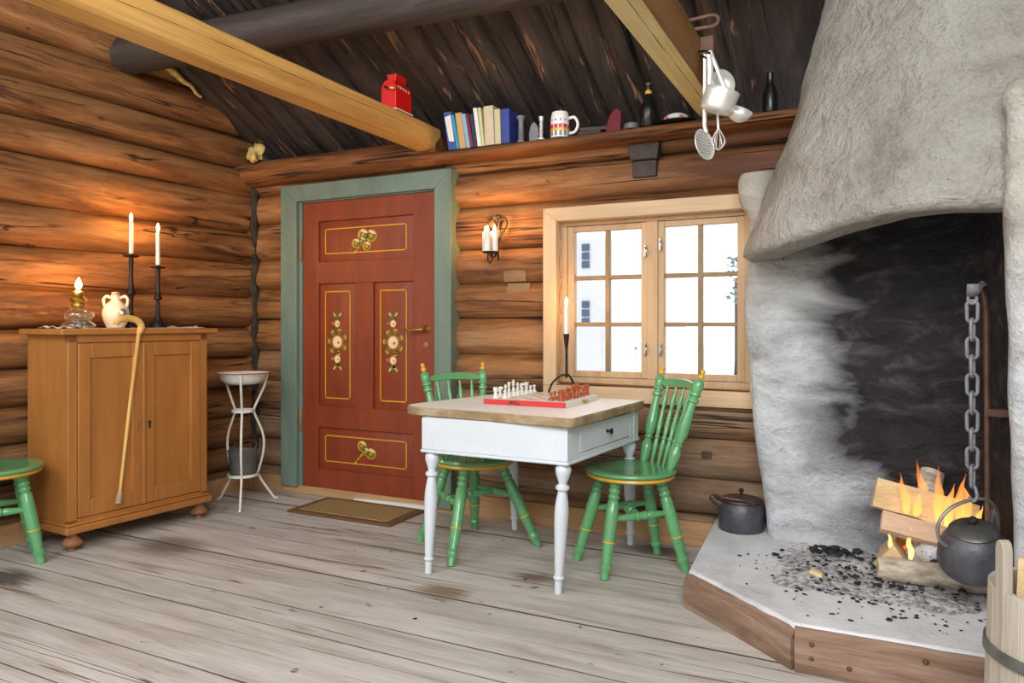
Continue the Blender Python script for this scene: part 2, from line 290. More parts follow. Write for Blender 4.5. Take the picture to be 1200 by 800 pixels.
# ------------------------------------------------------------------ mesh builder
class MB:
    def __init__(s): s.v = []; s.f = []; s.mi = []; s.cur = 0
    def mat(s, i): s.cur = i; return s
    def addf(s, f): s.f.append(f); s.mi.append(s.cur)
    def box(s, x0, x1, y0, y1, z0, z1):
        return s.hexa([(x0, y0, z0), (x1, y0, z0), (x1, y1, z0), (x0, y1, z0), (x0, y0, z1), (x1, y0, z1), (x1, y1, z1), (x0, y1, z1)])
    def hexa(s, p):
        b = len(s.v); s.v += [tuple(q) for q in p]
        for f in ((3, 2, 1, 0), (4, 5, 6, 7), (0, 1, 5, 4), (1, 2, 6, 5), (2, 3, 7, 6), (3, 0, 4, 7)): s.addf([b + i for i in f])
        return s
    def obox(s, c, ax, ay, az):                        # centre and three half-axis vectors
        c, ax, ay, az = map(Vector, (c, ax, ay, az))
        return s.hexa([c - ax - ay - az, c + ax - ay - az, c + ax + ay - az, c - ax + ay - az, c - ax - ay + az, c + ax - ay + az, c + ax + ay + az, c - ax + ay + az])
    def tube(s, path, r, n=10, closed=False, flat=None, caps=True):
        """r: number or list; flat=(normal, ratio) squashes the section"""
        P = [Vector(p) for p in path]; N = len(P); R = r if isinstance(r, (list, tuple)) else [r] * N
        rings = []; up = None
        for i in range(N):
            if closed: t = P[(i + 1) % N] - P[i - 1]
            else: t = P[min(i + 1, N - 1)] - P[max(i - 1, 0)]
            t.normalize()
            if flat is not None:
                a = Vector(flat[0]); a = a - t * a.dot(t); a.normalize(); b_ = t.cross(a); ra, rb = flat[1], 1.0
            else:
                if up is None: up = Vector((0, 0, 1)) if abs(t.z) < 0.9 else Vector((1, 0, 0))
                a = up - t * up.dot(t); a.normalize(); up = a; b_ = t.cross(a); ra = rb = 1.0
            b = len(s.v)
            for k in range(n):
                an = 2 * pi * k / n; s.v.append(tuple(P[i] + a * (cos(an) * R[i] * ra) + b_ * (sin(an) * R[i] * rb)))
            rings.append(b)
        for i in range(N if closed else N - 1):
            b0, b1 = rings[i], rings[(i + 1) % N]
            for k in range(n): s.addf([b0 + k, b0 + (k + 1) % n, b1 + (k + 1) % n, b1 + k])
        if caps and not closed:
            s.addf([rings[0] + k for k in range(n - 1, -1, -1)]); s.addf([rings[-1] + k for k in range(n)])
        return s
    def lathe(s, prof, p0=(0, 0, 0), p1=None, n=20, caps=True):
        """prof: (radius, t); along z from p0, or along p0->p1 with t in 0..1"""
        p0 = Vector(p0)
        if p1 is None: d = Vector((0, 0, 1)); L = 1.0
        else:
            d = Vector(p1) - p0; L = d.length; d.normalize()
        a = Vector((1, 0, 0)) if abs(d.x) < 0.9 else Vector((0, 1, 0)); a = a - d * a.dot(d); a.normalize(); c = d.cross(a)
        rings = []
        for (r, t) in prof:
            b = len(s.v); rings.append(b)
            for k in range(n):
                an = 2 * pi * k / n; s.v.append(tuple(p0 + d * (t * L) + a * (cos(an) * r) + c * (sin(an) * r)))
        for b0, b1 in zip(rings, rings[1:]):
            for k in range(n): s.addf([b0 + k, b0 + (k + 1) % n, b1 + (k + 1) % n, b1 + k])
        if caps:
            s.addf([rings[0] + k for k in range(n - 1, -1, -1)]); s.addf([rings[-1] + k for k in range(n)])
        return s
    def prism(s, poly, fn0, fn1):                      # polygon (2D) mapped by two functions
        b = len(s.v); n = len(poly)
        s.v += [tuple(fn0(*p)) for p in poly]; s.v += [tuple(fn1(*p)) for p in poly]
        s.addf(list(range(b + n - 1, b - 1, -1))); s.addf(list(range(b + n, b + 2 * n)))
        for i in range(n): j = (i + 1) % n; s.addf([b + i, b + j, b + n + j, b + n + i])
        return s
    def grid(s, rows, wrap=False):
        b = len(s.v); nr, nc = len(rows), len(rows[0])
        for r in rows: s.v += [tuple(p) for p in r]
        for i in range(nr - 1):
            for j in range(nc if wrap else nc - 1):
                j2 = (j + 1) % nc; s.addf([b + i * nc + j, b + i * nc + j2, b + (i + 1) * nc + j2, b + (i + 1) * nc + j])
        return s
    def blob(s, c, r, seed=0, sub=2, squash=(1, 1, 1), amp=0.3):
        bm = bmesh.new(); bmesh.ops.create_icosphere(bm, subdivisions=sub, radius=1.0); b = len(s.v); bm.verts.ensure_lookup_table()
        for v in bm.verts:
            d = v.co.copy(); k = 1 + amp * noise.noise(d * 1.6 + Vector((seed * 3.1, seed * 1.7, seed)))
            s.v.append((c[0] + d.x * r * k * squash[0], c[1] + d.y * r * k * squash[1], c[2] + d.z * r * k * squash[2]))
        for f in bm.faces: s.addf([b + v.index for v in f.verts])
        bm.free(); return s
    def build(s, name, mats, parent=None, smooth=35, bevel=0, seg=2, fixn=True):
        me = bpy.data.meshes.new(name); me.from_pydata(s.v, [], s.f)
        if not isinstance(mats, (list, tuple)): mats = [mats]
        for m in mats: me.materials.append(M[m] if isinstance(m, str) else m)
        for p, i in zip(me.polygons, s.mi): p.material_index = i
        if fixn:
            bm = bmesh.new(); bm.from_mesh(me); bmesh.ops.recalc_face_normals(bm, faces=bm.faces); bm.to_mesh(me); bm.free()
        me.shade_smooth(); me.set_sharp_from_angle(angle=radians(smooth))
        o = bpy.data.objects.new(name, me); COL.objects.link(o)
        if parent is not None: o.parent = parent
        if bevel:
            b = o.modifiers.new('edge', 'BEVEL'); b.width = bevel; b.segments = seg; b.limit_method = 'ANGLE'; b.angle_limit = radians(40)
        return o

def tag(o, label=None, cat=None, group=None, kind=None):
    if label: o['label'] = label
    if cat: o['category'] = cat
    if group: o['group'] = group
    if kind: o['kind'] = kind
    return o
def empty(name, loc, label=None, cat=None, group=None, kind=None, rz=0.0):
    o = bpy.data.objects.new(name, None); COL.objects.link(o); o.location = loc; o.rotation_euler = (0, 0, rz)
    o.empty_display_size = 0.05
    return tag(o, label, cat, group, kind)
def copy_thing(o, loc, rz=None, label=None):
    c = o.copy(); COL.objects.link(c); c.location = loc
    if rz is not None: c.rotation_euler = (0, 0, rz)
    if label: c['label'] = label
    for ch in list(o.children):
        d = ch.copy(); COL.objects.link(d); d.parent = c
        for g in list(ch.children):
            e = g.copy(); COL.objects.link(e); e.parent = d
    return c
def nz(x, y=0.0, z=0.0): return noise.noise(Vector((x, y, z)))
def lerp(a, b, t): return a + (b - a) * t
def interp(x, pts):
    if x <= pts[0][0]: return pts[0][1]
    for (a, va), (b, vb) in zip(pts, pts[1:]):
        if x <= b: return lerp(va, vb, (x - a) / (b - a))
    return pts[-1][1]
def smoothstep(t): t = max(0, min(1, t)); return t * t * (3 - 2 * t)
def spline(pts, n=8):                                   # Catmull-Rom through 3D points
    P = [Vector(p) for p in pts]; out = []
    for i in range(len(P) - 1):
        a, b, c, d = P[max(i - 1, 0)], P[i], P[i + 1], P[min(i + 2, len(P) - 1)]
        for k in range(n):
            t = k / n; out.append(0.5 * ((2 * b) + (c - a) * t + (2 * a - 5 * b + 4 * c - d) * t * t + (3 * b - a - 3 * c + d) * t ** 3))
    out.append(P[-1]); return out

# ------------------------------------------------------------------ camera
cam = bpy.data.cameras.new('camera'); camo = bpy.data.objects.new('camera', cam); COL.objects.link(camo)
camo.location = (0, 0, 1.13); camo.rotation_euler = (radians(90), 0, radians(26.3))
cam.sensor_width = 36; cam.lens = 850 / 1200 * 36; cam.shift_y = -20 / 1200; cam.clip_start = 0.05
SC.camera = camo

# ------------------------------------------------------------------ room shell
SLOPE = 0.51
def roof_z(y): return 2.40 + SLOPE * (3.77 - y)
def wall_lx(y): return -3.87 - 0.06 * (3.7 - y)        # the gable wall is a little out of square

# floor: planks along x
mb = MB(); y = -1.2; i = 0
while y < 3.9:
    w = random.uniform(0.12, 0.20); dz = random.uniform(-0.002, 0.002)
    xs = [-4.4 + 0.35 * k for k in range(17)]; g = random.uniform(0.0012, 0.0026)
    def prow(lo, hi): return [[(x, y + py + 0.0015 * nz(x * 2.2, i * 3.7) * (1 if py > g else 0), pz + dz + 0.0015 * nz(x * 1.3, i * 2.7)) for (py, pz) in prof[lo:hi]] for x in xs]
    prof = [(0.0, -0.012), (0.0, -0.0035), (g, -0.0030), (g + 0.001, 0.0), (w * 0.5, 0.0008), (w - 0.001, 0.0), (w, -0.0030), (w, -0.012)]
    mb.mat(1).grid(prow(0, 4)); mb.mat(0).grid(prow(3, 6)); mb.mat(1).grid(prow(5, 8)); y += w; i += 1
mb.box(-4.4, 1.3, -1.2, 3.9, -0.08, -0.011)
mb.cur = 0
tag(mb.build('floor', ['floor', paint('floor_gap_dirt', (74, 60, 48), 0.95, 0.2)], smooth=12, fixn=False), 'worn grey wooden floorboards', None, None, 'structure')

def log_profile(z0, z1, bulge, k=9):
    zc, h = (z0 + z1) / 2, (z1 - z0) / 2; out = []
    for j in range(k):
        a = lerp(-1.42, 1.42, j / (k - 1)); out.append((zc + h * sin(a) / sin(1.42), bulge * (cos(a) - 0.15)))
    return out

# back wall
bz = [-0.05, 0.15, 0.335, 0.54, 0.74, 0.95, 1.165, 1.37, 1.58, 1.83, 2.03, 2.13]
WIN = (-1.555, -0.53, 0.795, 1.70); DOOR = (-3.44, -2.315, -0.1, 1.985)
xs = sorted(set([-4.05 + 0.1 * k for k in range(52)] + [WIN[0], WIN[1], DOOR[0], DOOR[1]]))
mb = MB()
for li, (a, b) in enumerate(zip(bz, bz[1:])):
    pr = log_profile(a, b, 0.085); b0 = len(mb.v); nc = len(pr)
    for x in xs:
        wob = 0.010 * nz(x * 0.8, li * 5.3); th = 1 + 0.25 * nz(x * 0.5, li * 3.1 + 40)
        for (z, off) in pr: mb.v.append((x, 3.815 - off * th - 0.004 * nz(x * 6, z * 14, li), z + wob))
    for i in range(len(xs) - 1):
        for j in range(nc - 1):
            xc, zc = (xs[i] + xs[i + 1]) / 2, (pr[j][0] + pr[j + 1][0]) / 2
            if any(h[0] < xc < h[1] and h[2] < zc < h[3] for h in (WIN, DOOR)): continue
            mb.addf([b0 + i * nc + j, b0 + (i + 1) * nc + j, b0 + (i + 1) * nc + j + 1, b0 + i * nc + j + 1])
# outer skin that closes the wall
for (x0, x1, z0, z1) in ((-4.3, DOOR[0], -0.1, 2.5), (DOOR[0], DOOR[1], DOOR[3], 2.5), (DOOR[1], WIN[0], -0.1, 2.5), (WIN[0], WIN[1], -0.1, WIN[2]), (WIN[0], WIN[1], WIN[3], 2.5), (WIN[1], 1.25, -0.1, 2.5)):
    mb.box(x0, x1, 3.845, 3.97, z0, min(z1, 2.12))
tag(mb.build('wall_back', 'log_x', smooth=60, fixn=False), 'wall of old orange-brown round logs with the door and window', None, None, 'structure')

# left gable wall
lz = [-0.05, 0.13, 0.30, 0.50, 0.70, 0.90, 1.10, 1.31, 1.55, 1.77, 2.03, 2.22, 2.43, 2.66, 2.90, 3.15, 3.40, 3.65, 3.9]
mb = MB(); ys = [0.3 + 0.1 * k for k in range(36)]
for li, (a, b) in enumerate(zip(lz, lz[1:])):
    pr = log_profile(a, b, 0.105); rows = []
    for y in ys:
        wob = 0.022 * nz(y * 0.7, li * 4.1 + 9); th = 1 + 0.3 * nz(y * 0.6, li * 7.7 + 10)
        rows.append([(wall_lx(y) - 0.085 + off * th + 0.005 * nz(y * 6, z * 14, li), y, min(z + wob, roof_z(y) + 0.06)) for (z, off) in pr])
    if min(r[0][2] for r in rows) < 5: mb.grid(rows)
for k in range(12):
    y0, y1 = 0.3 + 0.3 * k, 0.6 + 0.3 * k
    mb.hexa([(wall_lx(y0) - 0.25, y0, -0.1), (wall_lx(y0) - 0.11, y0, -0.1), (wall_lx(y1) - 0.11, y1, -0.1), (wall_lx(y1) - 0.25, y1, -0.1), (wall_lx(y0) - 0.25, y0, min(3.9, roof_z(y0))), (wall_lx(y0) - 0.11, y0, min(3.9, roof_z(y0))), (wall_lx(y1) - 0.11, y1, min(3.9, roof_z(y1))), (wall_lx(y1) - 0.25, y1, min(3.9, roof_z(y1)))])
tag(mb.build('wall_left', 'log_y', smooth=60, fixn=False), 'gable wall of warm brown round logs behind the cabinet', None, None, 'structure')

# right wall behind the chimney mass
mb = MB(); mb.box(1.0, 1.2, 0.3, 3.95, -0.1, 3.2)
tag(mb.build('wall_right', 'plaster'), 'limewashed right-hand wall beside the fireplace', None, None, 'structure')

# caulked corner between the two log walls
mb = MB(); path = []; rr = []
for k in range(90):
    z = -0.02 + 2.12 * k / 89
    path.append((wall_lx(3.72) + 0.004 + 0.018 * nz(z * 6, 2) + 0.010 * sin(z * 2 * pi / 0.21), 3.752 - 0.014 * nz(z * 6, 7), z)); rr.append(0.026 + 0.018 * nz(z * 9, 3) + 0.006 * nz(z * 31, 5))
mb.tube(path, rr, 8); tag(mb.build('trim_1', 'caulk'), 'dark moss caulking in the corner of the log walls', None, None, 'structure')

# baseboards
mb = MB(); mb.box(-3.86, -3.56, 3.722, 3.76, 0, 0.105).box(-2.22, -0.69, 3.722, 3.76, 0, 0.125)
mb.box(-3.56, -2.22, 3.715, 3.78, 0, 0.055)
tag(mb.build('baseboard_back', 'baseboard', bevel=0.004), 'raw pine baseboard and threshold along the back wall', None, None, 'structure')
mb = MB(); mb.hexa([(wall_lx(0.3), 0.3, 0), (wall_lx(0.3) + 0.03, 0.3, 0), (wall_lx(3.72) + 0.03, 3.72, 0), (wall_lx(3.72), 3.72, 0), (wall_lx(0.3), 0.3, 0.11), (wall_lx(0.3) + 0.03, 0.3, 0.11), (wall_lx(3.72) + 0.03, 3.72, 0.11), (wall_lx(3.72), 3.72, 0.11)])
tag(mb.build('baseboard_left', 'baseboard', bevel=0.004), 'raw pine baseboard along the gable wall', None, None, 'structure')

# ceiling: half-log slabs laid down the slope
mb = MB(); x = -4.25; i = 0; ys = [0.2 + 0.13 * k for k in range(33)]
while x < 1.3:
    w = random.uniform(0.12, 0.19) if x < -0.62 else random.uniform(0.2, 0.3); bul = random.uniform(0.035, 0.058) if x < -0.62 else 0.008
    rows = []
    for y in ys:
        dx = 0.014 * nz(y * 0.9, i * 3.7); row = []
        for j in range(8):
            a = lerp(-1.45, 1.45, j / 7); off = bul * (cos(a)) * (1 + 0.3 * nz(y * 0.7, i * 9.1))
            row.append((x + dx + w * 0.5 + w * 0.5 * sin(a) + 0.004 * nz(y * 4, j, i), y, roof_z(y) + 0.04 - off + 0.006 * nz(y * 5, i * 3.3, j * 0.7)))
        rows.append(row)
    mb.grid(rows); x += w * 0.985; i += 1
mb.hexa([(-4.3, 0.2, roof_z(0.2) + 0.035), (1.3, 0.2, roof_z(0.2) + 0.035), (1.3, 4.36, roof_z(4.36) + 0.035), (-4.3, 4.36, roof_z(4.36) + 0.035), (-4.3, 0.2, roof_z(0.2) + 0.15), (1.3, 0.2, roof_z(0.2) + 0.15), (1.3, 4.36, roof_z(4.36) + 0.15), (-4.3, 4.36, roof_z(4.36) + 0.15)])
tag(mb.build('ceiling', 'roof', smooth=60, fixn=False), 'sloping roof of soot-blackened slabs', None, None, 'structure')

# ------------------------------------------------------------------ beams and ledge
mb = MB(); rows = []
for k in range(30):
    x = -3.94 + 3.66 * k / 29; yc = 2.835 + 0.075 * (x + 3.9); zc = 2.715 + 0.006 * nz(x * 1.4) - 0.04 * (yc - 2.835)
    r = 0.108 * (1 + 0.05 * nz(x * 0.9, 4)); rows.append([(x, yc + r * cos(a) * 1.0, zc + r * sin(a)) for a in [2 * pi * j / 22 for j in range(22)]])
mb.grid(rows, wrap=True); n0 = len(rows); mb.addf(list(range(22))); mb.addf([(n0 - 1) * 22 + j for j in range(22)])
tag(mb.build('purlin', 'dark_beam', smooth=60), 'dark round roof purlin crossing above the pale beams', 'beam', None, 'thing')

M['beam_shade'] = wood('shaded_beam_side', [(0.2, (98, 66, 36)), (0.5, (142, 100, 56)), (0.8, (162, 120, 72))], (7, 0.5, 7), 1.8, 0.55, None, 0.5, 0.3, 0.3, 0)  # darker brown copy of the beam timber, shade painted into its right face
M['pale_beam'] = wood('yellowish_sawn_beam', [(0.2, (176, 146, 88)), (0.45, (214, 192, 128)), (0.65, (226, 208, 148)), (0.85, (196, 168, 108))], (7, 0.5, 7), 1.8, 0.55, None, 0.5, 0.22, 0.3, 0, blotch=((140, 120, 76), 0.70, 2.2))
def sawn_beam(x0, x1, z0, z1, y0, y1, label, seed, mat='new_beam'):
    mb = MB(); rows = []; N = 60
    for k in range(N + 1):
        y = lerp(y0, y1, k / N); c = 0.012; w = 0.006 * abs(nz(y * 3, seed)); t = 0.006 * nz(y * 4.5, seed + 3)
        rows.append([(x0, y, z0 + c), (x0 + c, y, z0), (x1 - c - w, y, z0), (x1, y, z0 + c + w), (x1, y, z1 - c + t), (x1 - c, y, z1 + t), (x0 + c, y, z1), (x0, y, z1 - c)])
    mb.grid(rows, wrap=True); mb.addf(list(range(8))); mb.addf([N * 8 + j for j in range(8)])
    o = mb.build('ceiling_beam', [mat, 'beam_shade'] if mat == 'pale_beam' else [mat], smooth=30)
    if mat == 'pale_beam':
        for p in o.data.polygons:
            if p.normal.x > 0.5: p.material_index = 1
    mb = MB(); pts = [((x1 - 0.001, y, z0 + 0.55 * (z1 - z0) + 0.012 * nz(y * 1.3, seed) + 0.06 * (z1 - z0) * (y - 2)) if mat == 'new_beam' else (x0 + 0.075 + 0.006 * nz(y * 1.4, seed), y, z0 + 0.001)) for y in [y0 + 0.02 + (y1 - y0 - 0.35) * k / 60 for k in range(61)]]
    mb.tube(pts, [0.0028 * (0.6 + 0.5 * nz(k * 0.3, seed + 5)) for k in range(61)], 6); mb.build('drying_crack', 'char', parent=o)
    return tag(o, label, 'beam', 'pale sawn beams under the roof', 'thing')
sawn_beam(-2.435, -2.305, 2.163, 2.30, 0.35, 3.70, 'pale sawn pine beam above the door, with the red box standing on it', 1)
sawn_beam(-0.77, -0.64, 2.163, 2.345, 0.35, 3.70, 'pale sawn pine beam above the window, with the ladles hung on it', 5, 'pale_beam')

mb = MB(); rows = []
for k in range(40):
    x = -2.30 + 2.03 * k / 39; d = 0.006 * nz(x * 1.5, 2); dz = 0.006 * nz(x * 1.1, 8); fy = 3.60
    rows.append([(x, 4.2, 2.085 + dz), (x, fy + 0.055 + d, 2.085 + dz), (x, fy + 0.02 + d, 2.09 + dz), (x, fy + 0.004 + d, 2.10 + dz), (x, fy + d, 2.114 + dz), (x, fy + 0.006 + d, 2.128 + dz), (x, fy + 0.022, 2.139), (x, fy + 0.05, 2.14), (x, 4.2, 2.14)])
mb.grid(rows, wrap=True); mb.addf(list(range(9))); mb.addf([39 * 9 + j for j in range(9)])
tag(mb.build('log_ledge', 'soot_wood', smooth=50), 'reddish log ledge running under the roof along the back wall', 'ledge', None, 'thing')
LEDGE = 2.1415
mb = MB(); rows = []
for k in range(24):
    x = -4.02 + 1.72 * k / 23; d = 0.008 * nz(x * 1.5, 12); r = 0.088 * (1 + 0.06 * nz(x, 5))
    rows.append([(x, 3.735 + d + (r * 1.1 * cos(a) if cos(a) < 0 else 0.4 * cos(a)), 2.165 + r * sin(a) + d) for a in [2 * pi * j / 20 for j in range(20)]])
mb.grid(rows, wrap=True); mb.addf(list(range(20))); mb.addf([23 * 20 + j for j in range(20)])
tag(mb.build('wall_plate_log', 'soot_wood', smooth=50), 'dark reddish top log above the door under the roof', 'log', None, 'thing')

# ------------------------------------------------------------------ door
door = empty('door_1', (-2.876, 3.74, 0.04), 'dark red panelled door with painted flowers in a grey-green casing', None, None, 'structure')
def dpart(mb, name, mat, par, **kw):
    o = mb.build(name, mat, **kw); o.parent = par
    o.matrix_parent_inverse = Matrix.Translation(par_world(par)).inverted()
    return o
def par_world(o):
    p = Vector(o.location)
    q = o.parent
    return p if q is None else p
def attach(o, par):                                       # parent an object built in world coordinates under a root that sits anywhere
    bpy.context.view_layer.update()
    o.parent = par; o.matrix_parent_inverse = par.matrix_world.inverted(); return o

mb = MB()
tl, tr_, tt, ti = -3.563, -2.228, 2.055, 1.945
mb.prism([(tl, 0.05), (-3.425, 0.05), (-3.425, ti), (tl, tt)], lambda x, z: (x, 3.69, z), lambda x, z: (x, 3.80, z))
mb.prism([(-2.345, 0.03), (tr_, 0.03), (tr_, tt), (-2.345, ti)], lambda x, z: (x, 3.69, z), lambda x, z: (x, 3.80, z))
mb.prism([(tl, tt), (-3.425, ti), (-2.345, ti), (tr_, tt)], lambda x, z: (x, 3.69, z), lambda x, z: (x, 3.80, z))
mb.box(-3.425, -3.40, 3.715, 3.80, 0.05, ti).box(-2.352, -2.345, 3.74, 3.80, 0.05, ti).box(-3.425, -2.345, 3.72, 3.80, ti - 0.008, ti + 0.01)
attach(mb.build('casing', 'trim_green', bevel=0.005), door)
LX0, LX1, LZ0, LZ1 = -3.398, -2.356, 0.045, 1.935
P_ = {'top': (-3.27, -2.523, 1.54, 1.808), 'ml': (-3.27, -2.961, 0.595, 1.398), 'mr': (-2.826, -2.523, 0.595, 1.398), 'bot': (-3.27, -2.523, 0.18, 0.455)}
mb = MB()
for (a, b, c, d) in ((LX0, -3.27, LZ0, LZ1), (-2.523, LX1, LZ0, LZ1), (-3.27, -2.523, 1.808, LZ1), (-3.27, -2.523, 1.398, 1.54), (-2.961, -2.826, 0.595, 1.398), (-3.27, -2.523, 0.455, 0.595), (-3.27, -2.523, LZ0, 0.18)):
    mb.box(a, b, 3.728, 3.77, c, d)
leaf = attach(mb.build('leaf', 'door_red', bevel=0.002), door)
def flower(mb, cx, cz, s):
    """rosemaling spray: rings of petals and leaves, 0 cream 1 leaf 2 rose 3 gold"""
    def disc(x, z, rx, rz, m, rot=0, lift=0.0):
        mb.mat(m); n = 12; pts = []
        for k in range(n):
            a = 2 * pi * k / n; px, pz = rx * cos(a), rz * sin(a); pts.append((x + px * cos(rot) - pz * sin(rot), z + px * sin(rot) + pz * cos(rot)))
        mb.prism(pts, lambda u, v: (u, 3.7365, v), lambda u, v: (u, 3.7355 - lift, v))
    return disc
def motif(kind, cx, cz, par):
    mb = MB(); disc = flower(mb, cx, cz, 1)
    if kind == 'tall':
        for (dz, r) in ((0.118, 0.026), (0.0, 0.046), (-0.112, 0.029)):
            for k in range(7):
                a = 2 * pi * k / 7 + 0.4; q = r * 1.36
                if k % 2 or r > 0.03: disc(cx + q * cos(a), cz + dz + q * sin(a) * 1.15, r * 0.50, r * 0.40, 1, a); disc(cx + q * 1.12 * cos(a), cz + dz + q * sin(a) * 1.3, r * 0.34, r * 0.12, 3, a + pi / 2, 0.0008)
            disc(cx, cz + dz, r * 1.02, r * 1.02, 2, 0, 0.0012); disc(cx, cz + dz, r * 0.78, r * 0.82, 0, 0, 0.002); disc(cx + r * 0.2, cz + dz - r * 0.1, r * 0.22, r * 0.22, 2, 0, 0.0026)
        for sgn in (-1, 1):
            for e in (0.172, -0.165):
                disc(cx + sgn * 0.018, cz + e, 0.025, 0.014, 1, sgn * 0.9 * (1 if e > 0 else -1)); disc(cx + sgn * 0.024, cz + e + (0.005 if e > 0 else -0.005), 0.014, 0.004, 0, sgn * 0.9 * (1 if e > 0 else -1), 0.001)
    else:
        k_ = 1 if kind == 'top' else -1
        for (dx, dz, r) in ((-0.012, 0.028, 0.040), (0.052, 0.020, 0.040), (-0.070, -0.022, 0.030), (0.018, -0.045, 0.030), (-0.025, -0.010, 0.026)) if k_ > 0 else ((-0.02, 0.035, 0.034), (0.05, -0.01, 0.036), (0.01, 0.0, 0.026)):
            disc(cx + dx, cz + dz, r * 1.1, r, 3); disc(cx + dx + 0.004, cz + dz - 0.003, r * 0.8, r * 0.74, 1, 0.4, 0.001); disc(cx + dx + 0.01, cz + dz + r * 0.55, r * 0.7, r * 0.22, 0, -0.4, 0.002); disc(cx + dx, cz + dz, r * 0.3, r * 0.3, 3, 0, 0.002)
        for q in range(3): disc(cx - 0.03 - 0.02 * q, cz - 0.03 - 0.022 * q, 0.022, 0.007, 3, 0.8)
    return attach(mb.build('painted_flower', ['cream', 'leaf', 'rose', 'gold'], smooth=20), par)
for key, (a, b, c, d) in P_.items():
    mb = MB(); i1, i2 = 0.042, 0.0
    o_ = [(a, 3.748, c), (b, 3.748, c), (b, 3.748, d), (a, 3.748, d)]; n_ = [(a + i1, 3.738, c + i1), (b - i1, 3.738, c + i1), (b - i1, 3.738, d - i1), (a + i1, 3.738, d - i1)]
    bb = len(mb.v); mb.v += o_ + n_; mb.addf([bb + 4, bb + 5, bb + 6, bb + 7])
    for q in range(4): mb.addf([bb + q, bb + (q + 1) % 4, bb + 4 + (q + 1) % 4, bb + 4 + q])
    mb.box(a - 0.01, b + 0.01, 3.749, 3.765, c - 0.01, d + 0.01)
    pan = attach(mb.build('door_panel', 'door_red', smooth=20, fixn=False), door)
    mb = MB(); e = i1 + 0.008; w = 0.0075
    for r_ in ((a + e, b - e, c + e, c + e + w), (a + e, b - e, d - e - w, d - e), (a + e, a + e + w, c + e, d - e), (b - e - w, b - e, c + e, d - e)): mb.box(r_[0], r_[1], 3.7362, 3.7385, r_[2], r_[3])
    attach(mb.build('painted_border', 'gold'), pan)
    motif('tall' if key[0] == 'm' else key, (a + b) / 2, (c + d) / 2 + (0.02 if key[0] == 'm' else 0), pan)
mb = MB(); mb.lathe([(0.026, 0), (0.026, 0.006), (0.018, 0.012), (0.011, 0.03), (0.011, 0.05)], (-2.425, 3.728, 1.10), (-2.425, 3.678, 1.10), 16)
mb.v = mb.v; 
mb2 = MB(); mb2.lathe([(0.026, 0), (0.026, 0.12), (0.016, 0.3), (0.010, 0.5), (0.010, 1.0)], (-2.425, 3.728, 1.10), (-2.425, 3.675, 1.10), 16)
mb2.tube(spline([(-2.425, 3.678, 1.10), (-2.46, 3.672, 1.10), (-2.52, 3.675, 1.092), (-2.56, 3.683, 1.097)]), 0.009, 10)
attach(mb2.build('handle', 'brass'), door)
mb = MB(); mb.hexa([(-2.95, 3.695, 0.012), (-2.35, 3.69, 0.012), (-2.35, 3.728, 0.012), (-2.95, 3.728, 0.012), (-2.95, 3.695, 0.022), (-2.35, 3.69, 0.036), (-2.35, 3.728, 0.036), (-2.95, 3.728, 0.022)]); attach(mb.build('door_light_strip', 'enamel'), door)  # white strip painted in for the bright light under the door
mb = MB(); mb.lathe([(0.020, 0), (0.020, 0.6), (0.012, 1.0)], (-2.425, 3.728, 1.005), (-2.425, 3.718, 1.005), 16); attach(mb.build('keyhole_plate', 'cab_foot'), door)
for z in (1.55, 0.42):
    mb = MB(); mb.lathe([(0.009, 0), (0.011, 0.02), (0.011, 0.98), (0.009, 1)], (-3.408, 3.715, z), (-3.408, 3.715, z + 0.15), 10); attach(mb.build('hinge', 'cab_foot'), door)

# ------------------------------------------------------------------ window
win = empty('window_1', (-1.05, 3.75, 0.72), 'two-sash casement window of pale pine with twelve panes', None, None, 'structure')
wx0, wx1, wz0, wz1 = -1.637, -0.45, 0.715, 1.775
mb = MB(); mb.prism([(wx0, 0.795), (wx0 + 0.08, 0.795), (wx0 + 0.08, wz1 - 0.075), (wx0, wz1)], lambda x, z: (x, 3.70, z), lambda x, z: (x, 3.77, z))
mb.prism([(wx1 - 0.08, 0.795), (wx1, 0.795), (wx1, wz1), (wx1 - 0.08, wz1 - 0.075)], lambda x, z: (x, 3.70, z), lambda x, z: (x, 3.77, z))
attach(mb.build('casing', 'window_pine', bevel=0.004), win)
mb = MB(); mb.prism([(wx0, wz1), (wx0 + 0.08, wz1 - 0.075), (wx1 - 0.08, wz1 - 0.075), (wx1, wz1)], lambda x, z: (x, 3.70, z), lambda x, z: (x, 3.77, z))
mb.box(wx0, wx1, 3.70, 3.77, wz0, 0.795)
attach(mb.build('casing', 'window_pine_x', bevel=0.004), win)
mb = MB(); a, b, c, d = -1.557, -0.53, 0.795, 1.70                # reveal boards
mb.box(a - 0.02, a - 0.001, 3.772, 3.93, c, d).box(b + 0.001, b + 0.02, 3.772, 3.93, c, d).box(a - 0.02, b + 0.02, 3.772, 3.93, d + 0.001, d + 0.02).box(a - 0.02, b + 0.02, 3.772, 3.93, c - 0.02, c - 0.001)
attach(mb.build('reveal', paint('pale_reveal_boards', (240, 226, 204), 0.5, 0.03)), win)
mb = MB(); f0, f1 = 3.775, 3.85                                    # fixed frame with centre post
mb.box(a, a + 0.035, f0, f1, c + 0.042, d - 0.022).box(b - 0.035, b, f0, f1, c + 0.042, d - 0.022).box(a, b, f0, f1, d - 0.022, d).box(a, b, f0 - 0.003, f1, c, c + 0.042).box(-1.068, -1.008, f0, f1, c + 0.042, d - 0.022)
attach(mb.build('frame', 'sash_pine', bevel=0.003), win)
